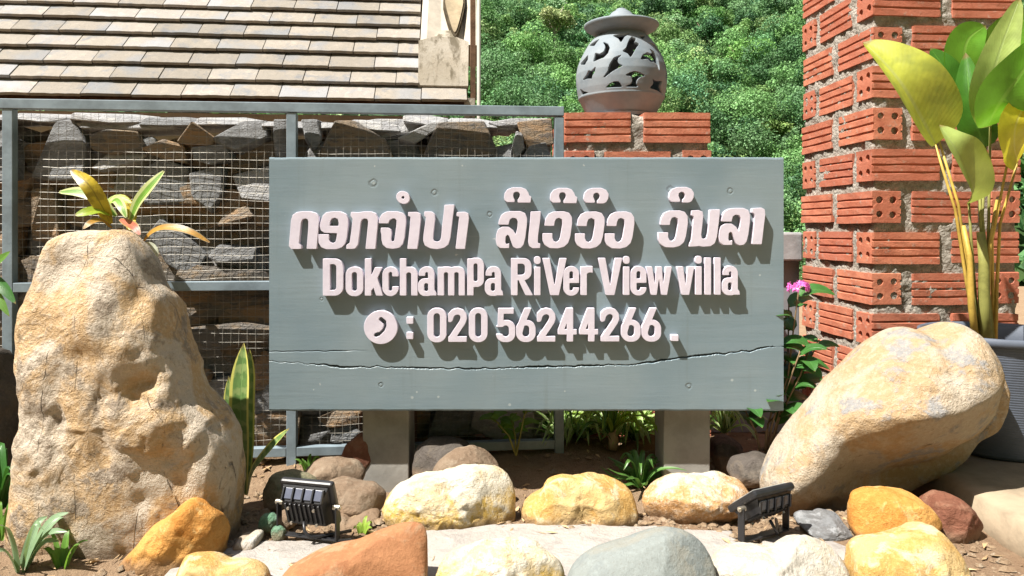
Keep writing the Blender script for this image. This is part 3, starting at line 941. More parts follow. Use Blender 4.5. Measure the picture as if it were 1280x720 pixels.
def build_gabion():
    t = thing("gabion_wall", gab(-.6, 0), "wire mesh cage in a grey steel frame filled with dark rubble slabs", "gabion wall")
    base = wloc(t)
    def stone(pts, mi):
        bm = hull_stone(pts)
        c = sum((v.co for v in bm.verts), Vector()) / len(bm.verts)
        es = [e for e in bm.edges]
        bmesh.ops.bevel(bm, geom=es, offset=.0022, segments=1, affect='EDGES')
        for v in bm.verts: v.co -= c
        o = bm_obj("stone", bm, M_slate[mi], t)
        o.location = c - base
    # slabs one can recognise: outline px, depth behind the mesh, thickness, slope of the face (top goes back), material
    R = random.Random(5)
    SL = [
        ([(35, 222), (60, 149), (82, 146), (104, 182), (103, 224), (60, 226)], .012, .05, .25, 0),
        ([(86, 151), (150, 147), (216, 149), (212, 160), (150, 163), (100, 160)], .03, .09, .9, 3),
        ([(110, 168), (130, 160), (168, 163), (177, 186), (142, 193), (112, 186)], .015, .06, .1, 1),
        ([(216, 176), (238, 150), (268, 172), (262, 181), (230, 180)], .014, .06, -.3, 2),
        ([(262, 172), (298, 149), (330, 148), (331, 170), (292, 188), (272, 182)], .015, .07, .5, 0),
        ([(110, 210), (130, 189), (178, 190), (170, 201), (126, 213)], .010, .06, .8, 3),
        ([(166, 218), (200, 196), (234, 210), (232, 252), (180, 256)], .02, .06, .1, 0),
        ([(236, 183), (281, 179), (287, 198), (260, 206), (240, 199)], .012, .07, .4, 0),
        ([(284, 218), (332, 206), (338, 238), (336, 252), (300, 248)], .010, .05, .6, 3),
        ([(234, 216), (274, 206), (277, 240), (262, 263), (238, 246)], .012, .05, .2, 0),
        ([(212, 226), (236, 214), (240, 250), (250, 256), (220, 254)], .02, .05, .2, 2),
        ([(270, 283), (277, 264), (306, 256), (316, 270), (292, 276)], .010, .05, .7, 2),
        ([(256, 322), (268, 307), (318, 310), (316, 325), (270, 328)], .010, .06, .7, 0),
        ([(172, 186), (200, 172), (226, 180), (232, 204), (200, 198)], .016, .06, .3, 2),
        ([(215, 352), (222, 330), (262, 334), (330, 340), (338, 353)], .016, .08, .3, 1),
        ([(182, 292), (198, 272), (236, 300), (256, 318), (240, 350), (205, 330)], .02, .06, .1, 0),
        ([(36, 300), (30, 236), (58, 232), (68, 262), (72, 296)], .016, .06, .2, 2),
        ([(395, 197), (418, 150), (442, 149), (482, 174), (492, 198)], .014, .06, .1, 1),
        ([(436, 152), (470, 146), (540, 147), (520, 163), (478, 172), (458, 160)], .05, .09, .9, 3),
        ([(496, 172), (540, 151), (562, 150), (520, 178)], .014, .06, .5, 3),
        ([(528, 197), (548, 152), (606, 150), (620, 182), (622, 198)], .014, .06, .1, 1),
        ([(373, 147), (394, 147), (401, 176), (392, 188), (380, 170)], .012, .04, .4, 0),
        ([(640, 186), (646, 162), (654, 166), (656, 186), (646, 197)], .012, .05, .3, 3),
        ([(646, 152), (690, 147), (693, 180), (664, 190), (652, 172)], .03, .08, .0, 2),
        ([(610, 152), (640, 147), (690, 146), (660, 156), (622, 158)], .03, .08, .8, 3),
        ([(652, 198), (662, 182), (684, 176), (690, 198)], .012, .05, .4, 0),
        ([(340, 172), (340, 148), (360, 148), (360, 196), (344, 196)], .014, .05, .2, 0),
        ([(414, 540), (440, 530), (452, 545), (436, 556), (412, 556)], .012, .06, .6, 0),
        ([(395, 525), (418, 515), (450, 516), (446, 532), (410, 536)], .014, .06, .3, 2),
        ([(214, 432), (230, 412), (300, 404), (336, 410), (338, 424), (260, 440)], .02, .08, .5, 1),
        ([(216, 372), (250, 366), (336, 372), (336, 392), (240, 398)], .05, .08, .2, 1),
        ([(-30, 230), (-25, 160), (8, 158), (12, 226)], .014, .05, .3, 0),
        ([(-30, 380), (-26, 330), (10, 320), (16, 372)], .014, .06, .3, 1),
        ([(-32, 470), (-26, 408), (16, 404), (24, 460)], .014, .06, .3, 2),
        ([(-36, 560), (-30, 480), (20, 476), (26, 552)], .014, .06, .2, 1),
    ]
    for (poly, d, th, sl, mi) in SL:
        pts = []
        zs = [gab_px(x, y, d)[1] for x, y in poly]; zm = min(zs)
        for (x, y) in poly:
            s, z = gab_px(x, y, d)
            dd = d + max(0, sl) * (z - zm) * .55 + R.uniform(0, .012) + (max(0, -sl) * (max(zs) - z) * .5)
            pts.append(gab(s, z, dd))
            pts.append(gab(s + R.uniform(-.012, .012), z * 1 + R.uniform(-.012, .006), dd + th * R.uniform(.8, 1.2)))
        stone(pts, mi)
    # rubble filling behind
    z = .0
    for layer, (d0, d1) in enumerate(((.035, .10), (.10, .17))):
        z = .015
        row = 0
        while z < .73:
            hgt = R.uniform(.05, .085)
            s = -1.62 + R.uniform(0, .08)
            while s < -.03:
                w = R.uniform(.09, .2)
                if s + w > .02: w = max(.05, -s)
                top = z + hgt
                lim = .738 if layer == 0 else .735
                if top < lim and not (layer == 1 and z > .60 and R.random() < .3) and not (s > -.17 and z > .60):
                    dd = R.uniform(d0, d0 + .02)
                    cx, cz = s + w / 2, z + hgt / 2
                    rot = R.uniform(-.22, .22)
                    pts = []
                    for k in range(15):
                        a = R.random() * 6.283
                        ex = math.copysign(abs(math.cos(a)) ** .6, math.cos(a)) * w * .56
                        ez = math.copysign(abs(math.sin(a)) ** .6, math.sin(a)) * hgt * .62
                        ey = R.uniform(0, .075)
                        pts.append(gab(cx + ex * math.cos(rot) - ez * math.sin(rot), max(.0, cz + ex * math.sin(rot) + ez * math.cos(rot)), dd + ey))
                    stone(pts, R.choice([0, 1, 1, 1, 2, 2, 0, 3]) if layer == 0 else R.choice([1, 1, 2, 0]))
                s += w * R.uniform(.82, .98)
            z += hgt * R.uniform(.80, .92); row += 1
    # thin pale slabs capping the fill
    s = -1.7
    while s < -.2:
        w = R.uniform(.10, .2); z0 = R.uniform(.720, .734); tl = R.uniform(-.10, .10)
        d0 = R.uniform(.03, .05); d1 = R.uniform(.14, .18)
        pts = []
        for (ss, zz, dd) in ((0, 0, d0), (w * .5, -.004, d0 - .012), (w, 0, d0 + .01), (0.01, 0, d1), (w * .95, 0, d1), (w * .1, .016, d0 + .008), (w * .9, .014, d0 + .015), (w * .5, .034, d1), (.02, .026, d1), (w * .9, .028, d1)):
            pts.append(gab(s + ss + R.uniform(-.008, .008), z0 + zz + tl * (ss - w / 2) + R.uniform(-.003, .003), dd + R.uniform(-.006, .006)))
        stone(pts, R.choice([3, 3, 0, 2]))
        s += w * R.uniform(.8, 1.0)
    # steel frame
    def bar(name, p, q, w, parent=t):
        p = Vector(p); q = Vector(q)
        d = (q - p); L = d.length; d.normalize()
        side = GB; third = d.cross(side).normalized()
        rot = Matrix((d, side, third)).transposed()
        bm = bmesh.new(); bm_box(bm, (p + q) / 2 - base, (L, w, w), rot, .0012)
        return bm_obj(name, bm, M_steel, parent)
    S0, S1, S2, S3 = -1.74, -1.1564, -.586, -.008
    w = .0205
    ztop = .757
    bar("top_rail", gab(S0, ztop - .002, 0), gab(S3 + w / 2, ztop + .001, 0), w)
    for s in (S0, S1, S2, S3):
        bar("post", gab(s, -.03, .0015), gab(s, ztop - w / 2 - .001, .0015), w)
    for a, b in ((S0, S1), (S1, S2), (S2, S3)):
        bar("middle_rail", gab(a + w / 2 + .0005, .377, .001), gab(b - w / 2 - .0005, .377, .001), w * .95)
        bar("bottom_rail", gab(a + w / 2 + .0005, .022, .001), gab(b - w / 2 - .0005, .022, .001), w * .95)
    # wire mesh
    sp = .0168; r = .00036
    V = []; Fc = []
    def wire(pts):
        b = len(V)
        for p in pts:
            p = p - base
            for (a, c) in ((1, 0), (-.5, .87), (-.5, -.87)):
                V.append((p + vx * (a * r * sg) + GB * (c * r)))
        for i in range(len(pts) - 1):
            for k in range(3):
                Fc.append((b + i * 3 + k, b + i * 3 + (k + 1) % 3, b + i * 3 + 3 + (k + 1) % 3, b + i * 3 + 3 + k))
    def wob(s, z): return .0045 * mnoise.noise(Vector((s * 7, z * 7, 2.0))) + .0015 * mnoise.noise(Vector((s * 25, z * 25, 5.0)))
    nv = int((S3 - S0) / sp); nh = int((ztop) / sp)
    vx = GU; sg = -1
    for i in range(nv + 1):
        s = S0 + i * sp
        wire([gab(s + wob(s * 3, z) * 1.1, z, .0105 + wob(s, z)) for z in np.linspace(.0, ztop - .005, 26)])
    vx = Vector((0, 0, 1)); sg = 1
    for j in range(nh + 1):
        z = .006 + j * sp
        wire([gab(s, z + wob(s, z * 3) * 1.1, .0116 + wob(s, z)) for s in np.linspace(S0, S3, 60)])
    me = mesh_from("wire_mesh", V, Fc, M_wire)
    o = link("wire_mesh", me, t); o['kind'] = 'stuff'
build_gabion()

# ------------------------------------------------------------------ sign lettering: shapes as signed distance fields
def sd_poly(X, Y, pts):
    pts = np.array(pts, float); n = len(pts)
    d = np.full(X.shape, 1e9); inside = np.zeros(X.shape, bool)
    for i in range(n):
        ax, ay = pts[i]; bx, by = pts[(i + 1) % n]
        ex, ey = bx - ax, by - ay
        wx, wy = X - ax, Y - ay
        h = np.clip((wx * ex + wy * ey) / (ex * ex + ey * ey + 1e-12), 0, 1)
        d = np.minimum(d, (wx - ex * h) ** 2 + (wy - ey * h) ** 2)
        c = (ay > Y) != (by > Y)
        with np.errstate(divide='ignore', invalid='ignore'):
            xi = ax + (Y - ay) / (by - ay if by != ay else 1e-12) * ex
        inside ^= c & (X < xi)
    d = np.sqrt(d)
    return np.where(inside, -d, d)
def sd_rect(X, Y, x0, y0, x1, y1, r=0.0):
    cx, cy = (x0 + x1) / 2, (y0 + y1) / 2
    r = min(r, (x1 - x0) / 2, (y1 - y0) / 2)
    qx = abs(X - cx) - (x1 - x0) / 2 + r; qy = abs(Y - cy) - (y1 - y0) / 2 + r
    return np.hypot(np.maximum(qx, 0), np.maximum(qy, 0)) + np.minimum(np.maximum(qx, qy), 0) - r
def sd_line(X, Y, pts, w):
    d = np.full(X.shape, 1e9)
    for (ax, ay), (bx, by) in zip(pts, pts[1:]):
        ex, ey = bx - ax, by - ay
        h = np.clip(((X - ax) * ex + (Y - ay) * ey) / (ex * ex + ey * ey + 1e-12), 0, 1)
        d = np.minimum(d, np.hypot(X - ax - ex * h, Y - ay - ey * h))
    return d - w / 2
def sd_ring(X, Y, x0, y0, x1, y1, r, sx, sy):
    return np.maximum(sd_rect(X, Y, x0, y0, x1, y1, r), -sd_rect(X, Y, x0 + sx, y0 + sy, x1 - sx, y1 - sy, max(1.5, r - .75 * (sx + sy) / 2)))

def contour(Fd, xs, ys):
    """closed zero contours of a sampled field (marching squares)"""
    segs = {}
    ny, nx = Fd.shape
    def pt(i0, j0, i1, j1):
        a, b = Fd[j0, i0], Fd[j1, i1]
        t = a / (a - b)
        return (xs[i0] + (xs[i1] - xs[i0]) * t, ys[j0] + (ys[j1] - ys[j0]) * t)
    sgn = Fd < 0
    cell = sgn[:-1, :-1].astype(int) + 2 * sgn[:-1, 1:] + 4 * sgn[1:, 1:] + 8 * sgn[1:, :-1]
    E = {}
    def ekey(i, j, e):
        return {0: ('h', i, j), 1: ('v', i + 1, j), 2: ('h', i, j + 1), 3: ('v', i, j)}[e]
    T = {1: [(3, 0)], 2: [(0, 1)], 3: [(3, 1)], 4: [(1, 2)], 5: [(3, 2), (1, 0)], 6: [(0, 2)], 7: [(3, 2)], 8: [(2, 3)], 9: [(2, 0)], 10: [(0, 3), (2, 1)], 11: [(2, 1)], 12: [(1, 3)], 13: [(1, 0)], 14: [(0, 3)]}
    nxt = {}
    for j, i in zip(*np.nonzero((cell > 0) & (cell < 15))):
        for a, b in T[int(cell[j, i])]: nxt[ekey(i, j, a)] = ekey(i, j, b)
    def pos(k):
        t, i, j = k
        return pt(i, j, i + 1, j) if t == 'h' else pt(i, j, i, j + 1)
    loops = []
    while nxt:
        k0 = next(iter(nxt)); lp = []; k = k0
        while k in nxt:
            lp.append(pos(k)); k = nxt.pop(k)
        if len(lp) > 5: loops.append(lp)
    return loops
def blur(Fd, n):
    for _ in range(n):
        P_ = np.pad(Fd, 1, mode='edge')
        Fd = (P_[:-2, 1:-1] + P_[2:, 1:-1] + P_[1:-1, :-2] + P_[1:-1, 2:] + 4 * Fd) / 8
    return Fd
def simplify(lp, tol):
    keep = [lp[0]]
    for i in range(1, len(lp) - 1):
        a = keep[-1]; b = lp[i]; c = lp[i + 1]
        ar = abs((b[0] - a[0]) * (c[1] - a[1]) - (b[1] - a[1]) * (c[0] - a[0]))
        ln = math.hypot(c[0] - a[0], c[1] - a[1]) + 1e-9
        if ar / ln > tol or math.hypot(b[0] - a[0], b[1] - a[1]) > 4: keep.append(b)
    keep.append(lp[-1])
    return keep

H, XH, SW, HW_ = 46.5, 35.5, 8.0, 7.0
def G(ch, w):
    """field function of one Latin letter or digit; w wide, baseline 0, photo pixels"""
    s, hs = SW, HW_
    mn, mx = np.minimum, np.maximum
    def f(X, Y):
        R_ = lambda *a: sd_rect(X, Y, *a)
        Ln = lambda p, ww: sd_line(X, Y, p, ww)
        Pg = lambda p: sd_poly(X, Y, p)
        Rg = lambda x0, y0, x1, y1, r, sx=s, sy=hs: sd_ring(X, Y, x0, y0, x1, y1, r, sx, sy)
        if ch == 'D':
            o = mn(R_(0, 0, w, H, 11), R_(0, 0, w * .55, H)); i = mn(R_(9, hs, w - 8.6, H - hs, 5), R_(9, hs, w * .5, H - hs))
            return mx(o, -i)
        if ch == 'o': return Rg(0, -.7, w, XH + .7, 10, 7.8, 6.6)
        if ch == 'k':
            arms = mn(Ln([(s - 2, 10), (w - 5, XH + 2)], 8.2), Ln([(s + 4, 20), (w - 3.6, -3)], 8.4))
            return mn(R_(0, 0, s, H), mx(arms, R_(1, 0, w + 3, XH)))
        if ch == 'c': return mx(Rg(0, -.7, w, XH + .7, 10, 7.8, 6.6), -R_(w * .52, 11.5, w + 3, 24))
        if ch == 'h': return mn(R_(0, 0, s, H), mx(Rg(0, -40, w, XH + .5, 9.5), -R_(-9, -60, w + 9, 0)))
        if ch == 'a':
            hook = mx(Rg(1, 6, w - 2, XH + .7, 9), -mn(R_(-2, -2, w * .62, XH - 11), R_(-2, -2, w + 2, XH - 16)))
            bowl = Rg(0, -.7, w - 2, 21.5, 8.5, 7.6, 6)
            stem = R_(w - 2 - 7.8, 1.0, w - 2, XH - 8)
            tail = Pg([(w - 8, 0), (w + .6, 0), (w, 4.5), (w - 3, 8), (w - 8, 8)])
            return mn(mn(hook, bowl), mn(stem, tail))
        if ch == 'm':
            m_ = w / 2
            a = mx(mn(Rg(0, -40, m_ + 3.9, XH + .5, 8, 7.6), Rg(m_ - 3.9, -40, w, XH + .5, 8, 7.6)), -R_(-9, -60, w + 9, 0))
            return mn(R_(0, 0, s, XH), a)
        if ch == 'p': return mn(R_(0, 0, s, H - .5), mx(mn(Rg(0, 10.5, w, H + .5, 9), R_(0, 0, 1, 1)), -R_(-3, 9, 2, H + 3)))
        if ch == 'R':
            o = mn(R_(0, 19, w - 1, H, 10), R_(0, 19, w * .55, H)); i = mn(R_(8, 25.5, w - 9.3, H - hs, 4), R_(8, 25.5, w * .45, H - hs))
            return mn(mn(R_(0, 0, 8.4, H), mx(o, -i)), Pg([(8, 22), (15.5, 22), (w + .8, 0), (w - 8.8, 0)]))
        if ch == 'i': return mn(R_(0, 0, s, XH), R_(-.2, 39, s + .2, H + 2.2, 3.6))
        if ch in 'Vv':
            h = H if ch == 'V' else XH; b = 5.4 if ch == 'V' else 4.6; t_ = 9.2 if ch == 'V' else 8.2
            return Pg([(0, h), (t_, h), (w / 2, 11.5), (w - t_, h), (w, h), (w / 2 + b, 0), (w / 2 - b, 0)])
        if ch == 'w':
            m_ = w / 2
            return Pg([(0, XH), (7.6, XH), (11, 13), (m_ - 3.6, XH), (m_ + 3.6, XH), (w - 11, 13), (w - 7.6, XH), (w, XH), (w - 6, 0), (w - 13.2, 0), (m_, 21), (13.2, 0), (6, 0)])
        if ch == 'e':
            return mn(mx(Rg(0, -.7, w, XH + .7, 9.5, 7.6, 6.4), -R_(w * .5, 9.5, w + 3, 15.2)), R_(3, 15.2, w - .6, 20.6))
        if ch == 'r': return mn(R_(0, 0, s, XH), mx(Rg(0, -40, w + 9, XH + .8, 9.5, 8, 8), -mn(R_(w, -60, w + 20, 60), R_(-9, -60, w + 20, XH - 8.5))))
        if ch == 'l': return R_(0, 0, s, H)
        h = 42.0
        if ch == '0': return Rg(0, -.5, w, h + .5, 11, 8, 6.6)
        if ch == '2':
            top = Ln([(2.2, 28.5), (3.6, 33.5), (7, 37), (12, 38.4), (16.5, 37), (19.2, 33.5), (19.6, 29), (18, 24.5), (13, 17), (4.2, 4)], 7.8)
            return mn(mx(top, R_(0.2, 0, w + 1, h + .5)), R_(0.4, 0, w - .3, 6.8))
        if ch == '5':
            bowl = mx(Rg(0, -.5, w, 27, 10.5, 8, 6.6), -R_(-2, 9.5, w * .42, 18.5))
            bowl = mx(bowl, -R_(-2, 20, 6, 30))
            return mn(mn(R_(2.6, h - 7, w - 2, h), Pg([(2.6, h), (10, h), (9.2, 22), (1.8, 18.2)])), bowl)
        if ch == '6': return mn(Rg(0, -.5, w, 27, 11, 8, 6.6), mx(Ln([(4.2, 13), (6.6, 22), (w - 8, h + 4)], 8.2), R_(-1, 0, w + 1, h)))
        if ch == '4':
            return mn(mn(R_(w - 12.4, 0, w - 4.4, h), R_(0, 8.8, w, 15.4)), mx(Ln([(2.6, 11), (w - 9, h + 1)], 7.4), R_(0, 8.8, w, h)))
        if ch == ':': return mn(R_(0, 0, 8.4, 8.4), R_(0, 19.2, 8.4, 27.6))
        if ch == '.': return R_(0, 0, 9.4, 7.8)
    return f

LAO = {
 'do': [[(80,595),(85,540),(100,360),(115,315),(150,290),(200,283),(270,283),(320,297),(345,325),(350,370),(345,420),(328,620),(240,620),(255,440),(256,375),(248,352),(225,345),(200,352),(188,380),(168,570),(190,590),(190,620),(100,622)]],
 'o': [[(358,415),(365,380),(385,320),(415,292),(470,284),(545,284),(590,305),(612,345),(612,400),(600,520),(585,570),(555,605),(505,622),(415,622),(370,605),(348,565),(345,490),(440,490),(438,535),(450,560),(475,570),(500,558),(508,530),(515,478),(400,475),(368,455)], [(445,415),(450,370),(465,345),(492,338),(520,350),(530,385),(527,415)]],
 'ko': [[(595,620),(600,585),(628,565),(640,480),(655,350),(635,325),(640,288),(700,292),(760,284),(820,284),(860,300),(880,340),(878,400),(857,620),(770,620),(790,430),(795,375),(785,350),(760,345),(735,355),(725,385),(700,580),(675,615),(650,620)]],
 'cho': [[(25,390),(30,345),(55,305),(100,283),(190,283),(240,297),(268,330),(270,375),(255,520),(240,575),(205,610),(150,620),(95,612),(62,585),(50,540),(50,490),(42,465),(45,430),(110,430),(135,445),(140,475),(133,530),(140,552),(152,556),(165,545),(172,500),(185,400),(186,365),(170,345),(148,345),(120,360),(110,390)]],
 'aa1': [[(290,325),(290,290),(370,288),(400,305),(402,350),(385,520),(370,620),(283,620),(305,420),(312,330)]],
 'po': [[(435,325),(435,285),(500,285),(528,305),(530,350),(515,480),(512,530),(525,552),(552,557),(578,545),(588,510),(595,420),(610,300),(617,225),(705,222),(695,300),(668,520),(650,580),(610,610),(550,622),(490,615),(440,590),(425,545),(430,480),(445,380),(450,335)]],
 'aa2': [[(725,325),(728,290),(800,287),(830,300),(836,340),(825,430),(800,620),(717,620),(740,420),(750,330)]],
 'i1': [[(145,160),(150,120),(175,85),(220,68),(300,68),(340,82),(362,110),(370,140),(390,150),(382,202),(268,202),(268,178),(285,155),(290,130),(275,108),(255,103),(232,112),(225,135),(230,160),(240,178),(238,197),(170,197),(148,180)]],
 'lo': [[(92,400),(100,360),(120,315),(155,290),(210,281),(290,281),(335,300),(352,345),(350,400),(335,520),(320,580),(295,610),(255,616),(225,600),(205,545),(192,505),(175,490),(158,510),(155,560),(165,580),(192,570),(190,612),(110,612),(80,590),(70,545),(75,490),(90,445),(125,422),(185,422),(225,450),(250,495),(265,430),(270,375),(255,345),(222,338),(195,355),(185,402)]],
 'e': [[(385,285),(475,282),(470,350),(450,500),(448,560),(455,572),(472,572),(468,612),(400,613),(372,595),(362,555),(368,480),(380,370)]],
 'wo': [[(510,405),(518,350),(545,305),(590,285),(680,282),(730,297),(755,335),(757,390),(740,510),(722,565),(685,600),(630,615),(555,612),(510,585),(492,545),(492,480),(580,480),(578,520),(590,550),(615,560),(640,545),(652,510),(670,400),(668,355),(640,338),(612,348),(600,375),(595,412),(510,412)]],
 'i2': [[(213,165),(220,120),(245,88),(290,73),(370,72),(415,90),(438,125),(435,165),(415,200),(390,210),(335,210),(335,185),(355,165),(360,140),(345,117),(325,112),(302,125),(298,150),(308,172),(315,190),(312,203),(240,203),(220,190)]],
 'no': [[(355,318),(358,275),(420,272),(455,285),(462,320),(450,430),(442,490),(448,525),(468,532),(490,525),(503,480),(512,400),(522,268),(612,265),(605,350),(585,510),(565,570),(525,595),(460,600),(425,592),(395,597),(333,600),(340,568),(355,545),(365,450),(378,330),(365,320)]],
 'aa3': [[(898,295),(905,255),(985,250),(1015,265),(1020,310),(1005,430),(988,578),(900,578),(920,400),(928,320),(915,295)]],
}
Z1, Z2, Z3, Z4, Z5 = (350, 225), (470, 225), (610, 225), (700, 225), (815, 225)
LAO_PLACES = [('do', Z1, 0, 0), ('o', Z1, 0, 0), ('ko', Z1, 0, 0), ('cho', Z2, 0, 0), ('aa1', Z2, 0, 0), ('po', Z2, 0, 0), ('aa2', Z2, 0, 0),
    ('i1', Z3, 0, 0), ('lo', Z3, 0, 0), ('e', Z3, 0, 0), ('wo', Z3, 0, 0), ('i1', Z3, 414, 5), ('wo', Z4, -355, 2), ('i2', Z4, 0, 0), ('wo', Z4, -87, 2),
    ('i2', Z5, -60, -8), ('wo', Z5, -434, -8), ('no', Z5, 0, 0), ('lo', Z5, 532, -28), ('aa3', Z5, 0, 0)]
LATIN = [('D', 403.5, 429), ('o', 432, 454), ('k', 456, 479), ('c', 478, 498), ('h', 499.8, 522), ('a', 522.5, 545), ('m', 547, 581), ('p', 584, 605), ('a', 606, 628.5),
    ('R', 638.7, 665.5), ('i', 667.7, 675.7), ('V', 678, 708.5), ('e', 704.3, 724), ('r', 725.7, 741), ('V', 747.6, 778), ('i', 779, 787), ('e', 788.2, 808.2), ('w', 807.8, 840),
    ('v', 846, 868), ('i', 869.3, 877.3), ('l', 881, 889), ('l', 893, 901), ('a', 902.5, 924.5)]
DIGITS = [(':', 508, 516.4), ('0', 534, 558), ('2', 560, 583.7), ('0', 586, 609.5), ('5', 620, 644.2), ('6', 645.2, 669.6), ('2', 671, 694.6), ('4', 697.3, 721), ('4', 724, 747.7), ('2', 750.6, 774.6), ('6', 776.4, 801), ('6', 802, 826.6), ('.', 838.8, 848.2)]

SD = 1.45                     # depth of the board's front face
LT = .0123                     # thickness of the raised letters
def build_sign():
    T = .036
    k = SD / F
    c0 = at(658, 514, SD)
    t = thing("sign", Vector((c0.x, SD + T, 0)), "grey painted wooden board on two posts with raised white lettering", "sign")
    base = wloc(t)
    # --- board with a crack running along it and chipped edges
    xl, xr = 336.5, 979.5
    yt, yb = 196.5, 514.0
    crack = [(330, 452), (345, 452), (390, 455), (430, 459), (470, 458.5), (520, 460), (600, 461), (660, 459), (740, 457), (790, 456), (838, 449), (868, 445), (900, 442), (935, 439), (962, 433), (985, 432)]
    def crack_y(x):
        for (a, b) in zip(crack, crack[1:]):
            if a[0] <= x <= b[0]: return a[1] + (b[1] - a[1]) * (x - a[0]) / (b[0] - a[0])
        return crack[-1][1]
    n = 430
    V = []; Fc = []
    for i in range(n + 1):
        px = xl + (xr - xl) * i / n
        jag = 1.9 * mnoise.noise(Vector((px * .09, 0, 0))) + .9 * mnoise.noise(Vector((px * .5, 3, 0)))
        wd = .55 + 1.5 * max(0, mnoise.noise(Vector((px * .02, 7, 0))) + .25) + .5 * mnoise.noise(Vector((px * .25, 9, 0)))
        if 346 < px < 640 or px > 900: wd += .15
        wd = max(.25, wd) * (.15 if px < 388 else 1) * (1.7 if px > 600 else 1.25)
        cy = crack_y(px) + jag
        x = (px - 640) * k
        zt = CAMZ + (HZ - yt) * k + .0010 * mnoise.noise(Vector((px * .05, 1, 4))) + .0006 * mnoise.noise(Vector((px * .4, 1, 4)))
        zb = CAMZ + (HZ - yb) * k + .0010 * mnoise.noise(Vector((px * .05, 5, 4))) + .0006 * mnoise.noise(Vector((px * .4, 6, 4)))
        zu = CAMZ + (HZ - (cy - wd / 2)) * k; zl = CAMZ + (HZ - (cy + wd / 2)) * k
        y = SD
        lift = .0012 * max(0, mnoise.noise(Vector((px * .03, 2, 2))))
        hf = zt - zu; lf = zl - zb
        ring = [(x, y + T, zt - .002), (x, y + .0035, zt), (x, y + .0008, zt - .0012), (x, y, zt - .004)]
        for q in (.3, .6, .9): ring.append((x, y - (lift if q > .8 else 0), zt - .004 - (hf - .004) * q))
        c2 = 439.5 + .0 * px + 1.2 * mnoise.noise(Vector((px * .08, 20, 0))) + (px - 338) * -.012
        on = max(0, min(1, (462 - px) / 40))
        ring.pop()
        z2 = CAMZ + (HZ - c2) * k; w2 = (.1 + 1.15 * on * (.7 + .6 * abs(mnoise.noise(Vector((px * .2, 31, 0)))))) / 2 * k
        ring += [(x, y - lift * .5, z2 + w2 + .0008), (x, y + .001 * on, z2 + w2), (x, y + .010 * on, z2), (x, y + .001 * on, z2 - w2), (x, y - lift * .5, z2 - w2 - .0008)]
        ring += [(x, y - lift, zu + .0012), (x, y + .0012, zu), (x, y + .011, (zu + zl) / 2), (x, y + .0012, zl), (x, y, zl - .0012)]
        for q in (.33, .66): ring.append((x, y, zl - (lf - .004) * q))
        ring += [(x, y, zb + .004), (x, y + .0008, zb + .0012), (x, y + .0035, zb), (x, y + T, zb + .002)]
        V += ring; m_ = len(ring)
    for i in range(n):
        for j in range(m_): 
            a = i * m_ + j; b = i * m_ + (j + 1) % m_
            Fc.append((a, a + m_, b + m_, b))
    Fc.append(tuple(range(m_))); Fc.append(tuple(n * m_ + j for j in range(m_))[::-1])
    bo = part("board", V, Fc, M_board, t)
    # --- posts
    for (pa, pb) in ((453, 511), (830, 888)):
        D = SD + T + .001
        xa, xb = (pa - 640) / F * D, (pb - 640) / F * D
        bm = bmesh.new()
        bm_box(bm, ((xa + xb) / 2 - base.x, .0455 + .001, .22), (xb - xa, .09, .72), None, .002)
        bmesh.ops.subdivide_edges(bm, edges=[e for e in bm.edges if abs((e.verts[0].co - e.verts[1].co).z) > .3], cuts=20)
        for v in bm.verts: v.co.x += .0012 * mnoise.noise(Vector((v.co.x * 4, v.co.y * 4, v.co.z * 9)))
        bm_obj("post", bm, M_post, t)
        bm = bmesh.new()
        bm_box(bm, ((xa + xb) / 2 + .004 - base.x, .0965 + .03, .20), (xb - xa - .014, .06, .66), None, .002)
        bm_obj("backing_stake", bm, M_wood, t)
    # --- letters
    curves = []
    def emit(Fd, xs, ys, to_px, name):
        lps = contour(Fd, xs, ys)
        cu = bpy.data.curves.new(name, 'CURVE'); cu.dimensions = '2D'; cu.fill_mode = 'BOTH'
        cu.extrude = (LT - .001) / 2; cu.bevel_depth = .0005; cu.bevel_resolution = 0; cu.offset = -.0005
        allp = [[to_px(p) for p in lp] for lp in lps]
        cxp = sum(p[0] for p in allp[0]) / len(allp[0]); cyp = sum(p[1] for p in allp[0]) / len(allp[0])
        # letters stand on the board's face; their front is LT nearer to the camera
        kk = (SD - LT) / F
        for lp in allp:
            lp = simplify(lp, .035)
            sp = cu.splines.new('POLY'); sp.points.add(len(lp) - 1); sp.use_cyclic_u = True
            for q, p in zip(sp.points, lp): q.co = ((p[0] - cxp) * kk, -(p[1] - cyp) * kk, 0, 1)
        o = bpy.data.objects.new(name, cu); COL.objects.link(o)
        curves.append((o, Vector(((cxp - 640) * kk, SD - LT / 2, CAMZ + (HZ - cyp) * kk)), name))
    for (g, org, dx, dy) in LAO_PLACES:
        polys = LAO[g]
        P_ = [np.array(p, float) for p in polys]
        x0, y0 = P_[0].min(0) - 20; x1, y1 = P_[0].max(0) + 20
        xs = np.arange(x0, x1, 3.0); ys = np.arange(y0, y1, 3.0)
        X, Y = np.meshgrid(xs, ys)
        Fd = sd_poly(X, Y, P_[0])
        for h in P_[1:]: Fd = np.maximum(Fd, -sd_poly(X, Y, h))
        Fd = blur(Fd, 5) - 1.0
        emit(Fd, xs, ys, lambda p, org=org, dx=dx, dy=dy: (org[0] + (p[0] + dx) / 7.2, org[1] + (p[1] + dy) / 7.2), "letter")
    xs = np.arange(-80, 80, 3.0); X, Y = np.meshgrid(xs, xs)
    ang = .5
    Xr, Yr = X * math.cos(ang) + Y * math.sin(ang), -X * math.sin(ang) + Y * math.cos(ang)
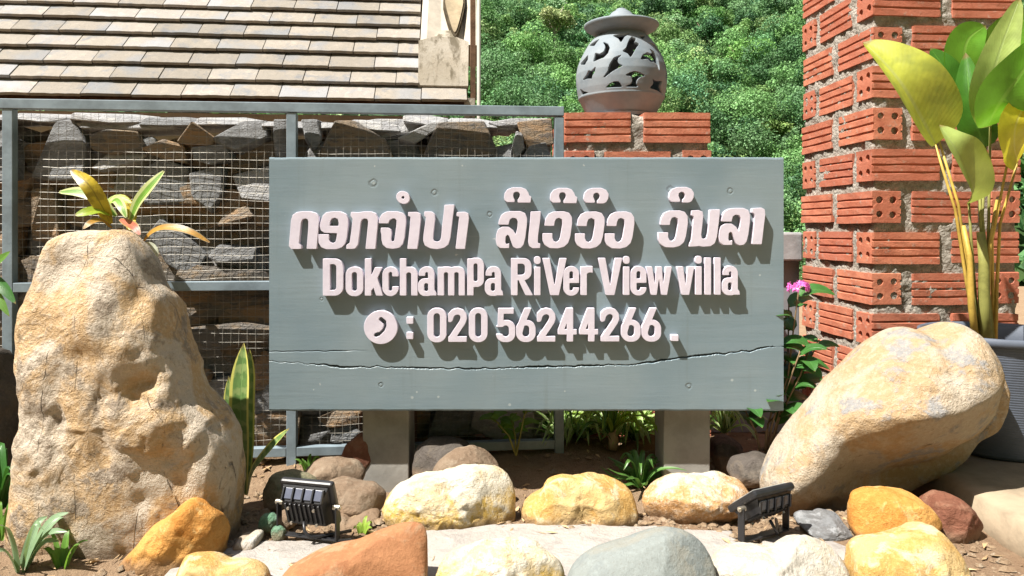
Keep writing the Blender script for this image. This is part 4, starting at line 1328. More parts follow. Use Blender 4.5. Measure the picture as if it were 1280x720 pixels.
    emit(np.maximum(np.hypot(Xr / 63, Yr / 56) - 1, 0) * 56 + np.minimum(np.hypot(Xr / 63, Yr / 56) - 1, 0) * 56 if False else np.maximum((np.hypot(Xr / 63, Yr / 56) - 1) * 56, 13 - np.hypot(X, Y)), xs, xs,
         lambda p: (470 + (243 + p[0]) / 7.2, 225 + (157 + p[1]) / 7.2), "letter")
    for row, basef in ((LATIN, lambda x: 369.8 - (x - 400) * .0026), (DIGITS, lambda x: 427.6 - (x - 520) * .003)):
        for (ch, a, b) in row:
            w = b - a
            xs = np.arange(-4, w + 4, .5); ys = np.arange(-4, 54, .5)
            X, Y = np.meshgrid(xs, ys)
            Fd = blur(G(ch, w)(X, Y), 2)
            bl = basef(a); 
            if ch == '.': bl = 426.4
            if ch == ':': bl = 424.0
            # y axis points up here: flip the field so orientation matches the pixel rows
            emit(Fd[::-1], xs, -ys[::-1], lambda p, a=a, bl=bl: (a + p[0], bl + p[1]), "letter" if ch not in ':.' and not ch.isdigit() else ("digit" if ch.isdigit() else "punctuation"))
    # telephone badge: disc with a handset cut out
    xs = np.arange(-25, 25, .5); X, Y = np.meshgrid(xs, xs)
    Fd = np.hypot(X, Y) - 21.0
    hand = sd_line(X, Y, [(2.2, -9.6), (5.2, -7.2), (5.6, -2.0), (3.6, 3.2), (-.8, 7.6), (-4.6, 8.6)], 3.6)
    hand = np.minimum(hand, sd_line(X, Y, [(.4, -10.2), (4.2, -6.6)], 5.2))
    hand = np.minimum(hand, sd_line(X, Y, [(-5.8, 9.6), (-2.6, 8.4)], 5.2))
    Fd = blur(np.maximum(Fd, -hand), 1)
    emit(Fd, xs, xs, lambda p: (475.8 + p[0], 409.2 + p[1]), "telephone_badge")
    dg = bpy.context.evaluated_depsgraph_get(); dg.update()
    for (o, loc, name) in curves:
        me = bpy.data.meshes.new_from_object(o.evaluated_get(dg), depsgraph=dg)
        me.name = name; me.materials.clear(); me.materials.append(M_letter)
        R_ = Matrix.Rotation(math.radians(90), 4, 'X')
        me.transform(R_)
        q = link(name, me, t); q.location = loc - base
    for (o, _, _) in curves: bpy.data.objects.remove(o)
build_sign()

# ------------------------------------------------------------------ carved clay lantern
def field_mesh(Fd, xs, ys, keep_neg=True):
    """polygons covering Fd<0 on a grid, clipped at the zero line; returns verts2d, faces"""
    V = []; idx = {}; Fc = []
    ny, nx = Fd.shape
    def vid(key, p):
        if key not in idx: idx[key] = len(V); V.append(p)
        return idx[key]
    for j in range(ny - 1):
        for i in range(nx - 1):
            q = [(i, j), (i + 1, j), (i + 1, j + 1), (i, j + 1)]
            f = [Fd[b, a] for a, b in q]
            if min(f) >= 0: continue
            poly = []
            for k in range(4):
                (a, b), (c, d) = q[k], q[(k + 1) % 4]
                fa, fb = f[k], f[(k + 1) % 4]
                if fa < 0: poly.append(vid((a, b), (xs[a], ys[b])))
                if (fa < 0) != (fb < 0):
                    t = fa / (fa - fb); lo, hi = sorted(((a, b), (c, d)))
                    poly.append(vid((lo, hi), (xs[a] + (xs[c] - xs[a]) * t, ys[b] + (ys[d] - ys[b]) * t)))
            if len(poly) >= 3: Fc.append(poly)
    return V, Fc

def lathe(prof, n, c, cap=True):
    V = []; Fc = []
    for (r, z) in prof:
        for k in range(n):
            a = 2 * math.pi * k / n
            V.append((c[0] + r * math.cos(a), c[1] + r * math.sin(a), c[2] + z))
    for i in range(len(prof) - 1):
        for k in range(n):
            Fc.append((i * n + k, i * n + (k + 1) % n, (i + 1) * n + (k + 1) % n, (i + 1) * n + k))
    return V, Fc

def build_lantern():
    D = 1.90
    kz = D / F
    c = at(776.5, 145, D); c.z = .779
    t = thing("lantern", c, "round grey clay lantern with carved scroll openings and a hat-like lid on the brick pier", "lantern")
    z_of = lambda py: (144.5 - py) * kz
    # radius by pixel row
    rows = [(140, 41.5), (134, 44.5), (128, 47.5), (122, 50.8), (116, 53.3), (108, 55), (98, 56.1), (88, 56.3), (78, 54.6), (69, 51.4), (60, 46.8), (51, 41.6), (46, 37.8), (41.7, 34), (38, 30), (35, 27)]
    ry = np.array([r[0] for r in rows][::-1], float); rr = np.array([r[1] for r in rows][::-1], float)
    rad = lambda py: np.interp(py, ry, rr)
    cuts = [
        [(238,234),(290,230),(332,224),(300,245),(276,282),(265,258)],
        [(178,274),(200,292),(207,320),(196,352),(172,376),(116,392),(124,362),(128,340),(150,353),(174,342),(187,312),(186,290)],
        [(345,248),(368,258),(352,280),(382,294),(360,322),(348,344),(325,382),(312,360),(283,345),(306,322),(318,290),(328,268)],
        [(232,385),(270,372),(250,388),(246,410),(256,428),(274,436),(225,460),(172,498),(196,462),(208,420)],
        [(388,394),(402,368),(430,350),(460,356),(464,340),(452,322),(478,335),(496,366),(506,410),(506,446),(492,412),(470,398),(448,402),(430,386)],
        [(298,492),(322,478),(348,470),(382,478),(408,490),(376,500),(360,518),(357,540),(366,555),(300,555),(328,546),(338,524),(334,502),(322,494)],
        [(462,506),(495,516),(530,504),(521,530),(522,552),(532,573),(495,562),(448,556),(464,538),(470,522)],
        [(188,555),(206,538),(230,528),(254,530),(272,556)],
        [(62,488),(80,466),(90,443),(104,455),(127,430),(120,458),(108,476),(106,492),(86,486)],
        [(50,380),(70,362),(90,340),(86,372),(72,396)],
        [(106,266),(130,252),(158,245),(140,266),(130,282)],
        [(453,274),(500,277),(520,296),(534,317),(505,312),(484,288)],
        [(550,384),(570,376),(584,440),(573,502),(563,470),(562,430)],
        [(163,207),(180,180),(212,170),(206,200),(186,200)],
        [(438,178),(472,176),(478,214),(458,202),(444,202)],
        [(50,538),(66,558),(90,573),(60,582)],
        [(388,227),(408,233),(432,227),(408,254)],
    ]
    cx = 776.5
    polys = []
    for p in cuts:
        q = []
        for (zx, zy) in p:
            px, py = 714 + zx / 4.966, zy / 4.966
            s = max(-.97, min(.97, (px - cx) / float(rad(py))))
            q.append((math.asin(s), py))
        polys.append(q)
    allp = polys + [[(math.pi - a - .12, y) for a, y in p] for p in polys]
    th = np.linspace(-math.pi, math.pi, 321); pr = np.concatenate([np.linspace(35, 118.6, 96), np.linspace(120, 140, 9)])
    Tm, Pm = np.meshgrid(th, pr)
    sc = 55.0
    Fd = np.full(Tm.shape, -50.0)
    for p in allp:
        for sh in (-2 * math.pi, 0, 2 * math.pi):
            q = [((a + sh) * sc, y) for a, y in p]
            if max(a for a, _ in q) < -math.pi * sc or min(a for a, _ in q) > math.pi * sc: continue
            Fd = np.maximum(Fd, .95 - sd_poly(Tm * sc, Pm, q))
    Fd = np.where(Pm > 116, -50, Fd)
    Fd = blur(Fd, 1) - .25
    V2, Fc = field_mesh(Fd, th, pr)
    V = []
    for (a, y) in V2:
        r = float(rad(y)) * kz
        if 116.5 < y < 119.5: r += .0016
        V.append((c.x + r * math.sin(a), c.y - r * math.cos(a), c.z + z_of(y)))
    o = part("body", V, Fc, M_clay, t, True)
    bm = bmesh.new(); bm.from_mesh(o.data)
    bmesh.ops.remove_doubles(bm, verts=bm.verts, dist=1e-5)
    bmesh.ops.recalc_face_normals(bm, faces=bm.faces); bm.to_mesh(o.data); bm.free()
    md = o.modifiers.new("thickness", 'SOLIDIFY'); md.thickness = .0095; md.offset = -1
    # floor of the pot
    Vb, Fb = lathe([(0.002, .004), (.090, .004), (.093, .012), (.002, .012)], 40, c)
    part("floor_disc", Vb, Fb, M_clay, t, False)
    prof = [(24, 44), (25.5, 37.5), (30, 36.6), (38, 33.8), (44, 30.2), (46.6, 27.0), (46.2, 25.2), (44.6, 24.4), (40, 23.4), (30, 20.6), (20, 18.6), (18.2, 18.0), (17.8, 16.6), (16.6, 15.2), (14.2, 12.2), (13.4, 11.4), (12.8, 10.4), (11.6, 9.4), (8.2, 7.4), (7.2, 7.6), (6.9, 6.0), (5.6, 4.8), (3, 4.0), (0.1, 3.7)]
    Vl, Fl = lathe([(r * kz, z_of(y)) for r, y in prof], 64, c)
    part("lid", Vl, Fl, M_clay, t, True)
build_lantern()

# ------------------------------------------------------------------ rocks
def rock(name, label, outline, D, front, back, mat, seed, cat="rock", e=2.6, amp=.06, nscale=None, feats=(), facets=7, nth=88, nph=44, center=None, tilt=0.0, ridge=None, group=None, fine=.35, chip=.9):
    """a stone whose outline at depth D matches the pixel outline; front/back = how far it bulges"""
    Ds = D; Df = D - front * .85      # depth of the visible rim and of the front face
    P2 = [((x - 640) / F * Ds, CAMZ + (HZ - y) / F * Ds) for x, y in outline]
    if center: cx, cz = (center[0] - 640) / F * Ds, CAMZ + (HZ - center[1]) / F * Ds
    else:
        cx = (max(p[0] for p in P2) + min(p[0] for p in P2)) / 2; cz = (max(p[1] for p in P2) + min(p[1] for p in P2)) / 2
    size = max(max(p[0] for p in P2) - min(p[0] for p in P2), max(p[1] for p in P2) - min(p[1] for p in P2))
    # radial outline
    N = len(P2); rad = []
    for k in range(nth):
        a = 2 * math.pi * k / nth; dx, dz = math.cos(a), math.sin(a)
        best = 0
        for i in range(N):
            ax, az = P2[i][0] - cx, P2[i][1] - cz; bx, bz = P2[(i + 1) % N][0] - cx, P2[(i + 1) % N][1] - cz
            ex, ez = bx - ax, bz - az
            den = dx * ez - dz * ex
            if abs(den) < 1e-12: continue
            t = (ax * ez - az * ex) / den; u = (ax * dz - az * dx) / den
            if t > 0 and -1e-6 <= u <= 1 + 1e-6: best = max(best, t)
        rad.append(best)
    r = np.array(rad)
    # the outline is that of the whole bulging body seen in perspective: take the bulge's share off the rim radius
    q_ = e / (e - 1); vx_, vz_ = cx / D, (cz - CAMZ) / D
    for k in range(nth):
        a = 2 * math.pi * k / nth
        m_ = math.cos(a) * vx_ + math.sin(a) * vz_
        dm = (front if m_ > 0 else back) * abs(m_) * .75
        R0 = r[k] * (1 + .0 * m_)
        r[k] = max(R0 ** q_ - dm ** q_, (.55 * R0) ** q_) ** (1 / q_)
    for _ in range(2): r = .25 * np.roll(r, 1) + .5 * r + .25 * np.roll(r, -1)
    rs = np.random.default_rng(seed)
    planes = []
    for _ in range(facets):
        n = rs.normal(size=3); n[1] = -abs(n[1]) * 1.1; n[2] = abs(n[2]) if n[2] < -.15 else n[2]; n /= np.linalg.norm(n)
        planes.append((n, .74 + .2 * rs.random()))
    V = []
    for i in range(nph + 1):
        ph = math.pi * i / nph
        sn, cs = math.sin(ph), math.cos(ph)
        rho = max(0.0, sn) ** (2 / e); dep = math.copysign(abs(cs) ** (2 / e), cs)
        for k in range(nth):
            a = 2 * math.pi * k / nth
            x = math.cos(a) * r[k] * rho; z = math.sin(a) * r[k] * rho
            y = -dep * (front if dep > 0 else back)
            y += tilt * z * (1 - abs(dep) * .0)
            V.append([x, y, z])
    V = np.array(V)
    S = size / 2
    # flats
    ext = np.array([np.abs(V[:, 0]).max(), front, np.abs(V[:, 2]).max()])
    Q = V / ext
    for n, d in planes:
        dd = Q @ n - d
        m = dd > 0
        Q[m] -= np.outer(dd[m] * .8, n)
    V = Q * ext
    # sculpted bumps: (px, py, radius px, amount m toward camera)
    for f in feats:
        if len(f) == 4:
            fx, fz = (f[0] - 640) / F * Df - cx, CAMZ + (HZ - f[1]) / F * Df - cz
            rr = f[2] / F * Df
            g = np.exp(-((V[:, 0] - fx) ** 2 + (V[:, 2] - fz) ** 2) / rr ** 2)
        else:
            x1, z1 = (f[0] - 640) / F * Df - cx, CAMZ + (HZ - f[1]) / F * Df - cz
            x2, z2 = (f[2] - 640) / F * Df - cx, CAMZ + (HZ - f[3]) / F * Df - cz
            rr = f[4] / F * Df
            ex, ez = x2 - x1, z2 - z1
            h = np.clip(((V[:, 0] - x1) * ex + (V[:, 2] - z1) * ez) / (ex * ex + ez * ez), 0, 1)
            g = np.exp(-((V[:, 0] - x1 - ex * h) ** 2 + (V[:, 2] - z1 - ez * h) ** 2) / rr ** 2)
        w = np.clip(-V[:, 1] / front * 1.6, 0, 1)
        V[:, 1] -= g * w * f[-1]
    if ridge:
        # a protruding edge: above it the face leans back, below it is undercut
        pts, s_up, s_dn = ridge
        pts = [((x - 640) / F * Df - cx, CAMZ + (HZ - y) / F * Df - cz) for x, y in pts]
        X, Z = V[:, 0], V[:, 2]
        best = np.full(len(V), 1e9); sign = np.ones(len(V))
        for (ax, az), (bx, bz) in zip(pts, pts[1:]):
            ex, ez = bx - ax, bz - az
            h = np.clip(((X - ax) * ex + (Z - az) * ez) / (ex * ex + ez * ez), 0, 1)
            dx, dz = X - ax - ex * h, Z - az - ez * h
            dd = np.hypot(dx, dz); cr = ex * dz - ez * dx
            m = dd < best
            best = np.where(m, dd, best); sign = np.where(m, np.sign(cr), sign)
        w = np.clip(-V[:, 1] / front * 2.2 + .25, 0, 1)
        sd = np.sqrt(best ** 2 + (.007) ** 2) - .007
        push = w * np.where(sign > 0, sd * s_up, sd * s_dn)
        V[:, 1] = np.where(V[:, 1] < 0, np.minimum(V[:, 1] + push, V[:, 1] * .12), V[:, 1])
    ns = nscale or (1.3 / S)
    so = seed * 3.77
    out = []
    for x, y, z in V:
        L = math.sqrt(x * x + y * y + z * z) + 1e-9
        d = amp * S * fbm((x, y, z), ns, 4, so)
        rdg = abs(mnoise.noise(Vector((x * ns * 2.1 + so, y * ns * 2.1, z * ns * 2.1))))
        d -= amp * S * .7 * max(0, .22 - rdg) * 2
        vd = mnoise.voronoi(Vector((x * ns * 1.9 + so, y * ns * 1.9, z * ns * 1.9 + so)))[0]
        d += amp * S * chip * (vd[0] - .4)
        d += fine * amp * S * .45 * fbm((x, y, z), ns * 6, 3, so + 5)
        kx = min(1.0, abs(y) / (front * .4) + .25)
        out.append((cx + x + x / L * d * .55, D + y + y / L * d * 1.0, cz + z + z / L * d * .55))
    Fc = []
    for i in range(nph):
        for k in range(nth):
            a = i * nth + k; b = i * nth + (k + 1) % nth
            Fc.append((a, b, b + nth, a + nth))
    base = Vector((cx, D, max(0.0, min(p[2] for p in out))))
    me = mesh_from(name, [Vector(p) - base for p in out], Fc, mat, True)
    bm = bmesh.new(); bm.from_mesh(me); bmesh.ops.remove_doubles(bm, verts=bm.verts, dist=1e-6); bmesh.ops.recalc_face_normals(bm, faces=bm.faces); bm.to_mesh(me); bm.free()
    me.polygons.foreach_set("use_smooth", np.ones(len(me.polygons), dtype=bool))
    o = link(name, me); o.location = base
    tag(o, label, cat, group)
    return o

rock("boulder", "tall tan boulder with a flat top standing at the sign's left", [(20, 640), (22, 600), (26, 555), (33, 520), (36, 480), (34, 430), (35, 392), (43, 368), (54, 345), (59, 318), (72, 294), (90, 288), (120, 289), (150, 285), (166, 296), (180, 318), (192, 345), (214, 362), (226, 395), (238, 422), (250, 450), (263, 490), (285, 520), (299, 552), (303, 590), (298, 625), (294, 655), (286, 700), (270, 800), (150, 810), (40, 806), (14, 720)],
     1.185, .085, .12, M_bould, 3, "boulder", e=3.0, amp=.032, nscale=7, facets=0, chip=.9, nth=200, nph=110, center=(150, 520), fine=.8, feats=[
        (168, 478, 11, -.014), (184, 480, 11, -.014), (168, 500, 11, -.014), (182, 503, 11, -.012), (155, 440, 26, .010), (120, 400, 40, .012), (205, 510, 40, .012), (158, 372, 26, -.008), (110, 300, 60, -.02), (170, 345, 20, .006),
        (60, 340, 34, -.022), (45, 420, 30, -.014), (262, 490, 232, 560, 10, .009), (236, 520, 225, 600, 14, -.007), (275, 560, 250, 640, 18, .008), (262, 470, 240, 440, 14, -.012),
        (210, 560, 185, 620, 14, -.005), (90, 560, 70, .010), (140, 640, 50, .008), (75, 470, 80, 560, 10, -.006), (130, 500, 140, 580, 10, -.006), (200, 420, 24, .010), (100, 450, 18, -.007)])
rock("boulder", "large ochre boulder leaning beside the pot with a shaded undercut", [(951, 612), (958, 592), (975, 560), (988, 535), (1008, 502), (1038, 466), (1072, 441), (1108, 419), (1135, 408), (1150, 413), (1160, 420), (1175, 409), (1192, 401), (1210, 408), (1238, 436), (1262, 468), (1271, 490), (1268, 515), (1260, 540), (1238, 553), (1224, 578), (1198, 602), (1160, 617), (1120, 630), (1085, 655), (1050, 700), (1005, 710), (970, 680)],
     1.34, .15, .13, M_bould2, 9, "boulder", e=2.6, amp=.024, nscale=7, facets=3, chip=1.8, nth=180, nph=100, center=(1110, 530), fine=.5,
     ridge=([(960, 668), (985, 622), (1010, 578), (1040, 542), (1075, 524), (1110, 520), (1150, 516), (1200, 509), (1240, 492), (1275, 474)], .42, .95),
     feats=[(1110, 455, 16, -.012), (1160, 425, 14, -.008), (1075, 470, 26, .012), (1180, 450, 34, .014), (1156, 415, 1150, 470, 8, -.012), (1070, 478, 1135, 470, 9, .010), (1135, 470, 1185, 488, 9, .008), (1040, 500, 1075, 455, 10, .006), (1230, 470, 24, .008)])

ROCKS = [
 # label, outline, D, front, back, mat, seed, kwargs
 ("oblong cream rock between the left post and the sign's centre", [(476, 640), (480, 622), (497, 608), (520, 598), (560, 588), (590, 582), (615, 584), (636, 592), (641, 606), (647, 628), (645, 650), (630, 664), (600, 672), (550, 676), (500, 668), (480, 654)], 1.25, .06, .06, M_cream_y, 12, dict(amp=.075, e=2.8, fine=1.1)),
 ("rounded orange yellow rock below the middle of the sign", [(650, 645), (655, 628), (672, 618), (682, 602), (700, 593), (740, 590), (765, 594), (785, 610), (795, 632), (798, 652), (785, 664), (740, 668), (700, 668), (660, 664)], 1.255, .055, .055, M_yellow, 21, dict(amp=.075, fine=.7, feats=[(668, 630, 12, -.014), (735, 645, 16, -.012), (715, 640, 9, .006), (760, 625, 20, .008), (682, 608, 10, -.006)])),
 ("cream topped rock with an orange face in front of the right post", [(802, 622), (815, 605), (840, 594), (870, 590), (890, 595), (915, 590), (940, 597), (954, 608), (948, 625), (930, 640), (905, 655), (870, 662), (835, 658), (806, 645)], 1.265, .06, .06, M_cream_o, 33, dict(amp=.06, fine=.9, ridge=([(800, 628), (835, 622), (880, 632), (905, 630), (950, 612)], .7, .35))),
 ("orange rock leaning on the foot of the tall boulder", [(140, 722), (148, 705), (165, 685), (190, 660), (212, 640), (232, 622), (244, 619), (258, 630), (275, 642), (292, 660), (291, 680), (280, 700), (262, 722), (220, 740), (170, 740)], 1.10, .05, .05, M_orange, 41, dict(amp=.06, fine=.8, facets=9, feats=[(252, 632, 285, 690, 10, -.010), (238, 625, 200, 690, 14, .010)])),
 ("low yellow rock cut by the bottom edge below the left floodlight", [(202, 722), (210, 706), (235, 698), (270, 696), (305, 699), (330, 709), (340, 724), (335, 750), (270, 765), (210, 750)], 1.0, .045, .05, M_yellow, 52, dict(amp=.045)),
 ("pointed terracotta slab lying in the front row", [(345, 722), (380, 702), (430, 680), (480, 664), (515, 656), (532, 655), (537, 668), (536, 700), (534, 740), (520, 770), (430, 780), (350, 760)], 1.0, .04, .05, M_red, 63, dict(amp=.02, e=3.6, facets=3, fine=.2)),
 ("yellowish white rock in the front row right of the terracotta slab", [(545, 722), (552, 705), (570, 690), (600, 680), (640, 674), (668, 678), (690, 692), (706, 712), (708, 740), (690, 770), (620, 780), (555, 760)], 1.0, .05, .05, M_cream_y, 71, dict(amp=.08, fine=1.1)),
 ("smooth blue grey rock with a rusty vein in the front row", [(706, 728), (715, 710), (735, 692), (765, 678), (800, 667), (835, 662), (860, 667), (880, 680), (892, 705), (896, 735), (885, 765), (800, 780), (720, 765)], 1.0, .06, .06, M_blue, 85, dict(amp=.02, e=2.4, facets=2, fine=.25)),
 ("broad white rock in front of the right floodlight", [(880, 722), (890, 700), (915, 686), (945, 680), (975, 683), (1010, 672), (1040, 682), (1056, 700), (1062, 728), (1040, 760), (960, 775), (890, 760)], 1.02, .055, .055, M_white, 93, dict(amp=.07, fine=1.0)),
 ("yellow cream rock in the front right corner of the row", [(1054, 705), (1060, 682), (1085, 670), (1130, 660), (1165, 655), (1178, 664), (1195, 685), (1222, 700), (1228, 730), (1200, 765), (1120, 775), (1060, 755)], 1.02, .06, .06, M_yellow, 104, dict(amp=.07, fine=1.0, feats=[(1110, 668, 40, -.006)])),
 ("orange rock tucked under the leaning ochre boulder", [(1060, 640), (1064, 617), (1085, 608), (1110, 607), (1140, 617), (1165, 632), (1178, 650), (1165, 668), (1120, 682), (1075, 680), (1062, 664)], 1.17, .05, .05, M_orange, 112, dict(amp=.045)),
 ("red brown angular rock at the edge of the paved step", [(1142, 650), (1150, 622), (1172, 611), (1190, 616), (1215, 634), (1231, 655), (1222, 672), (1195, 684), (1165, 684), (1148, 672)], 1.20, .045, .045, M_redbrown, 121, dict(amp=.05, facets=10)),
 ("brown rounded rock right behind the left floodlight", [(386, 630), (395, 612), (412, 598), (440, 599), (470, 606), (484, 620), (480, 634), (455, 642), (410, 645), (390, 642)], 1.30, .05, .05, M_brown, 131, dict(amp=.05)),
 ("flat brown rock under the rounded brown one behind the floodlight", [(398, 655), (405, 642), (440, 640), (470, 638), (478, 645), (465, 658), (440, 668), (405, 670)], 1.25, .05, .05, M_brown, 139, dict(amp=.05)),
 ("mossy greenish rock behind the left floodlight", [(328, 612), (338, 595), (360, 588), (385, 592), (398, 602), (396, 618), (380, 634), (350, 640), (332, 632)], 1.33, .05, .05, M_green, 144, dict(amp=.06)),
 ("tan rock in front of the stone cage left of the left post", [(378, 590), (392, 577), (420, 571), (448, 578), (458, 592), (452, 605), (420, 612), (388, 606)], 1.42, .05, .05, M_brown, 151, dict(amp=.05)),
 ("pinkish red slab standing behind the left post", [(424, 575), (432, 556), (450, 540), (462, 545), (468, 575), (458, 592), (432, 592)], 1.50, .02, .025, M_redbrown, 163, dict(amp=.04, facets=5)),
 ("dark shaded rock behind the left post's right side", [(515, 590), (520, 560), (538, 547), (565, 545), (590, 555), (602, 572), (600, 595), (560, 606), (520, 604)], 1.49, .05, .04, M_dark, 171, dict(amp=.05)),
 ("tan rock half in shade behind the oblong cream rock", [(532, 606), (545, 580), (565, 562), (590, 556), (612, 564), (624, 580), (622, 600), (600, 615), (550, 620)], 1.40, .05, .05, M_brown, 183, dict(amp=.05)),
 ("dark brown rock beside the right post's foot", [(908, 590), (914, 574), (930, 566), (950, 566), (968, 574), (975, 592), (960, 606), (920, 606)], 1.45, .05, .05, M_dark, 191, dict(amp=.06)),
 ("brown rock behind the right post near the flowering shrub", [(884, 582), (888, 550), (905, 540), (922, 546), (930, 570), (925, 592), (900, 598)], 1.58, .05, .05, M_dark, 197, dict(amp=.06)),
 ("flat grey slate lying under the tip of the ochre boulder", [(990, 655), (1000, 646), (1030, 645), (1062, 648), (1068, 660), (1050, 668), (1010, 668)], 1.20, .05, .05, M_slate[0], 201, dict(amp=.05, e=4)),
 ("small green pebble at the left floodlight's foot", [(321, 655), (328, 643), (340, 640), (350, 648), (350, 660), (338, 667), (326, 665)], 1.19, .014, .015, M_jade, 211, dict(amp=.03, nth=40, nph=20)),
 ("small pale green pebble touching the left bracket of the floodlight", [(337, 668), (341, 658), (350, 656), (358, 663), (356, 674), (344, 678)], 1.16, .011, .012, M_jade, 217, dict(amp=.03, nth=40, nph=20)),
 ("brown pebble left behind the left floodlight", [(338, 655), (350, 640), (368, 632), (376, 640), (372, 655), (355, 666)], 1.215, .016, .02, M_brown, 223, dict(amp=.04, nth=40, nph=20)),
 ("pale flat stone left of the green pebble", [(286, 686), (298, 672), (318, 662), (332, 666), (326, 680), (300, 694)], 1.145, .03, .03, M_white, 229, dict(amp=.04, nth=48, nph=24)),
 ("dark mossy stone at the left edge behind the tall boulder", [(-30, 470), (-20, 440), (5, 430), (24, 446), (26, 520), (20, 600), (-20, 610), (-34, 550)], 1.42, .06, .05, M_dark, 233, dict(amp=.05, facets=8)),
]
for (label, ol, D, fr, bk, mat, seed, kw) in ROCKS:
    rock("rock", label, ol, D, fr, bk, mat, seed, **kw)

# ------------------------------------------------------------------ floodlights
def floodlight(loc, yaw, tilt, label, W=.100, Hh=.078):
    t = thing("floodlight", loc, label, "floodlight", "black floodlights aimed at the sign")
    t.rotation_euler = (0, 0, yaw)
    piv = Vector((0, 0, .052))
    Rm = Matrix.Rotation(tilt, 3, 'X')     # local: +Y is the lit side, -Y the finned back
    def add(name, fn, mat, parent=t):
        bm = bmesh.new(); fn(bm)
        if parent is t:
            for v in bm.verts: v.co = Rm @ v.co + piv
        else:
            for v in bm.verts: v.co = Rm @ v.co + piv
        return bm_obj(name, bm, mat, parent)
    hs = add("housing", lambda b: (bm_box(b, (0, .010, 0), (W, .012, Hh), None, .004)), M_black)
    add("glass", lambda b: bm_box(b, (0, .0168, 0), (W - .016, .002, Hh - .016), None, .0005), M_glass)
    # heat sink: tapered block
    def sink(b):
        v0 = [(-W * .42, .0035, Hh * .42), (W * .42, .0035, Hh * .42), (W * .42, .0035, -Hh * .42), (-W * .42, .0035, -Hh * .42)]
        v1 = [(-W * .36, -.014, Hh * .20), (W * .36, -.014, Hh * .20), (W * .36, -.014, -Hh * .34), (-W * .36, -.014, -Hh * .34)]
        a = [b.verts.new(v) for v in v0]; c = [b.verts.new(v) for v in v1]
        b.faces.new(c); b.faces.new(a[::-1])
        for i in range(4): b.faces.new((a[i], a[(i + 1) % 4], c[(i + 1) % 4], c[i]))
    add("heat_sink", sink, M_black)
    # sloped slots at the top, sky reflection put into their colour, between ribs
    sl = math.atan2(.0175, Hh * .22)
    for k in range(4):
        x = (-1.5 + k) * W * .185
        rot = Matrix.Rotation(-sl, 3, 'X')
        add("slot", lambda b, x=x: bm_box(b, (x, -.0062, Hh * .315), (W * .135, .002, Hh * .21), rot, .0006), M_slot_tint)
    for k in range(5):
        x = (-2 + k) * W * .185
        rot = Matrix.Rotation(-sl, 3, 'X')
        add("rib", lambda b, x=x: bm_box(b, (x, -.0085, Hh * .315), (.0028, .005, Hh * .27), rot, .0005), M_black)
    for k in range(8):
        x = (-3.5 + k) * W * .088
        add("fin", lambda b, x=x: bm_box(b, (x, -.0145, -Hh * .06), (.0032, .006, Hh * .46), None, .001), M_black)
    for (x, z) in ((-.022, .008), (.022, .008), (-.022, -.020), (.022, -.020)):
        add("screw", lambda b, x=x, z=z: bm_tube(b, [(x, -.0195, z), (x, -.0222, z)], .0024, 8), M_bolt)
    # U bracket
    def brk(b):
        hw = W / 2 + .005
        for s in (-1, 1):
            bm_box(b, (s * hw, .0, .0275), (.0026, .013, .0515), None, .0006)
        bm_box(b, (0, .0, .0022), (2 * hw + .0026, .013, .0026), None, .0006)
    bm = bmesh.new(); brk(bm); bm_obj("bracket", bm, M_black, t)
    for s in (-1, 1):
        bm = bmesh.new(); bm_tube(bm, [(s * (W / 2 - .002), 0, .052), (s * (W / 2 + .0095), 0, .052)], .0042, 10)
        bm_tube(bm, [(s * (W / 2 + .0095), 0, .052), (s * (W / 2 + .0115), 0, .052)], .0022, 8)
        bm_obj("bolt", bm, M_bolt, t)
    # cable stub
    bm = bmesh.new(); bm_tube(bm, [(0, -.012, .03), (0.004, -.018, .018), (.012, -.016, .008), (.03, .0, .006), (.06, .03, .005)], .0026, 7)
    bm_obj("cable", bm, M_black, t, True)
    return t
p = at(385, 682, 1.155)
floodlight(Vector((p.x, p.y, .010)), math.radians(-14), math.radians(20), "black floodlight before the left post with its finned back to the viewer", .092, .078)
p = at(955, 680, 1.16)
floodlight(Vector((p.x, p.y, .010)), math.radians(28), math.radians(52), "black floodlight tilted upward in front of the leaning ochre boulder", .088, .072)

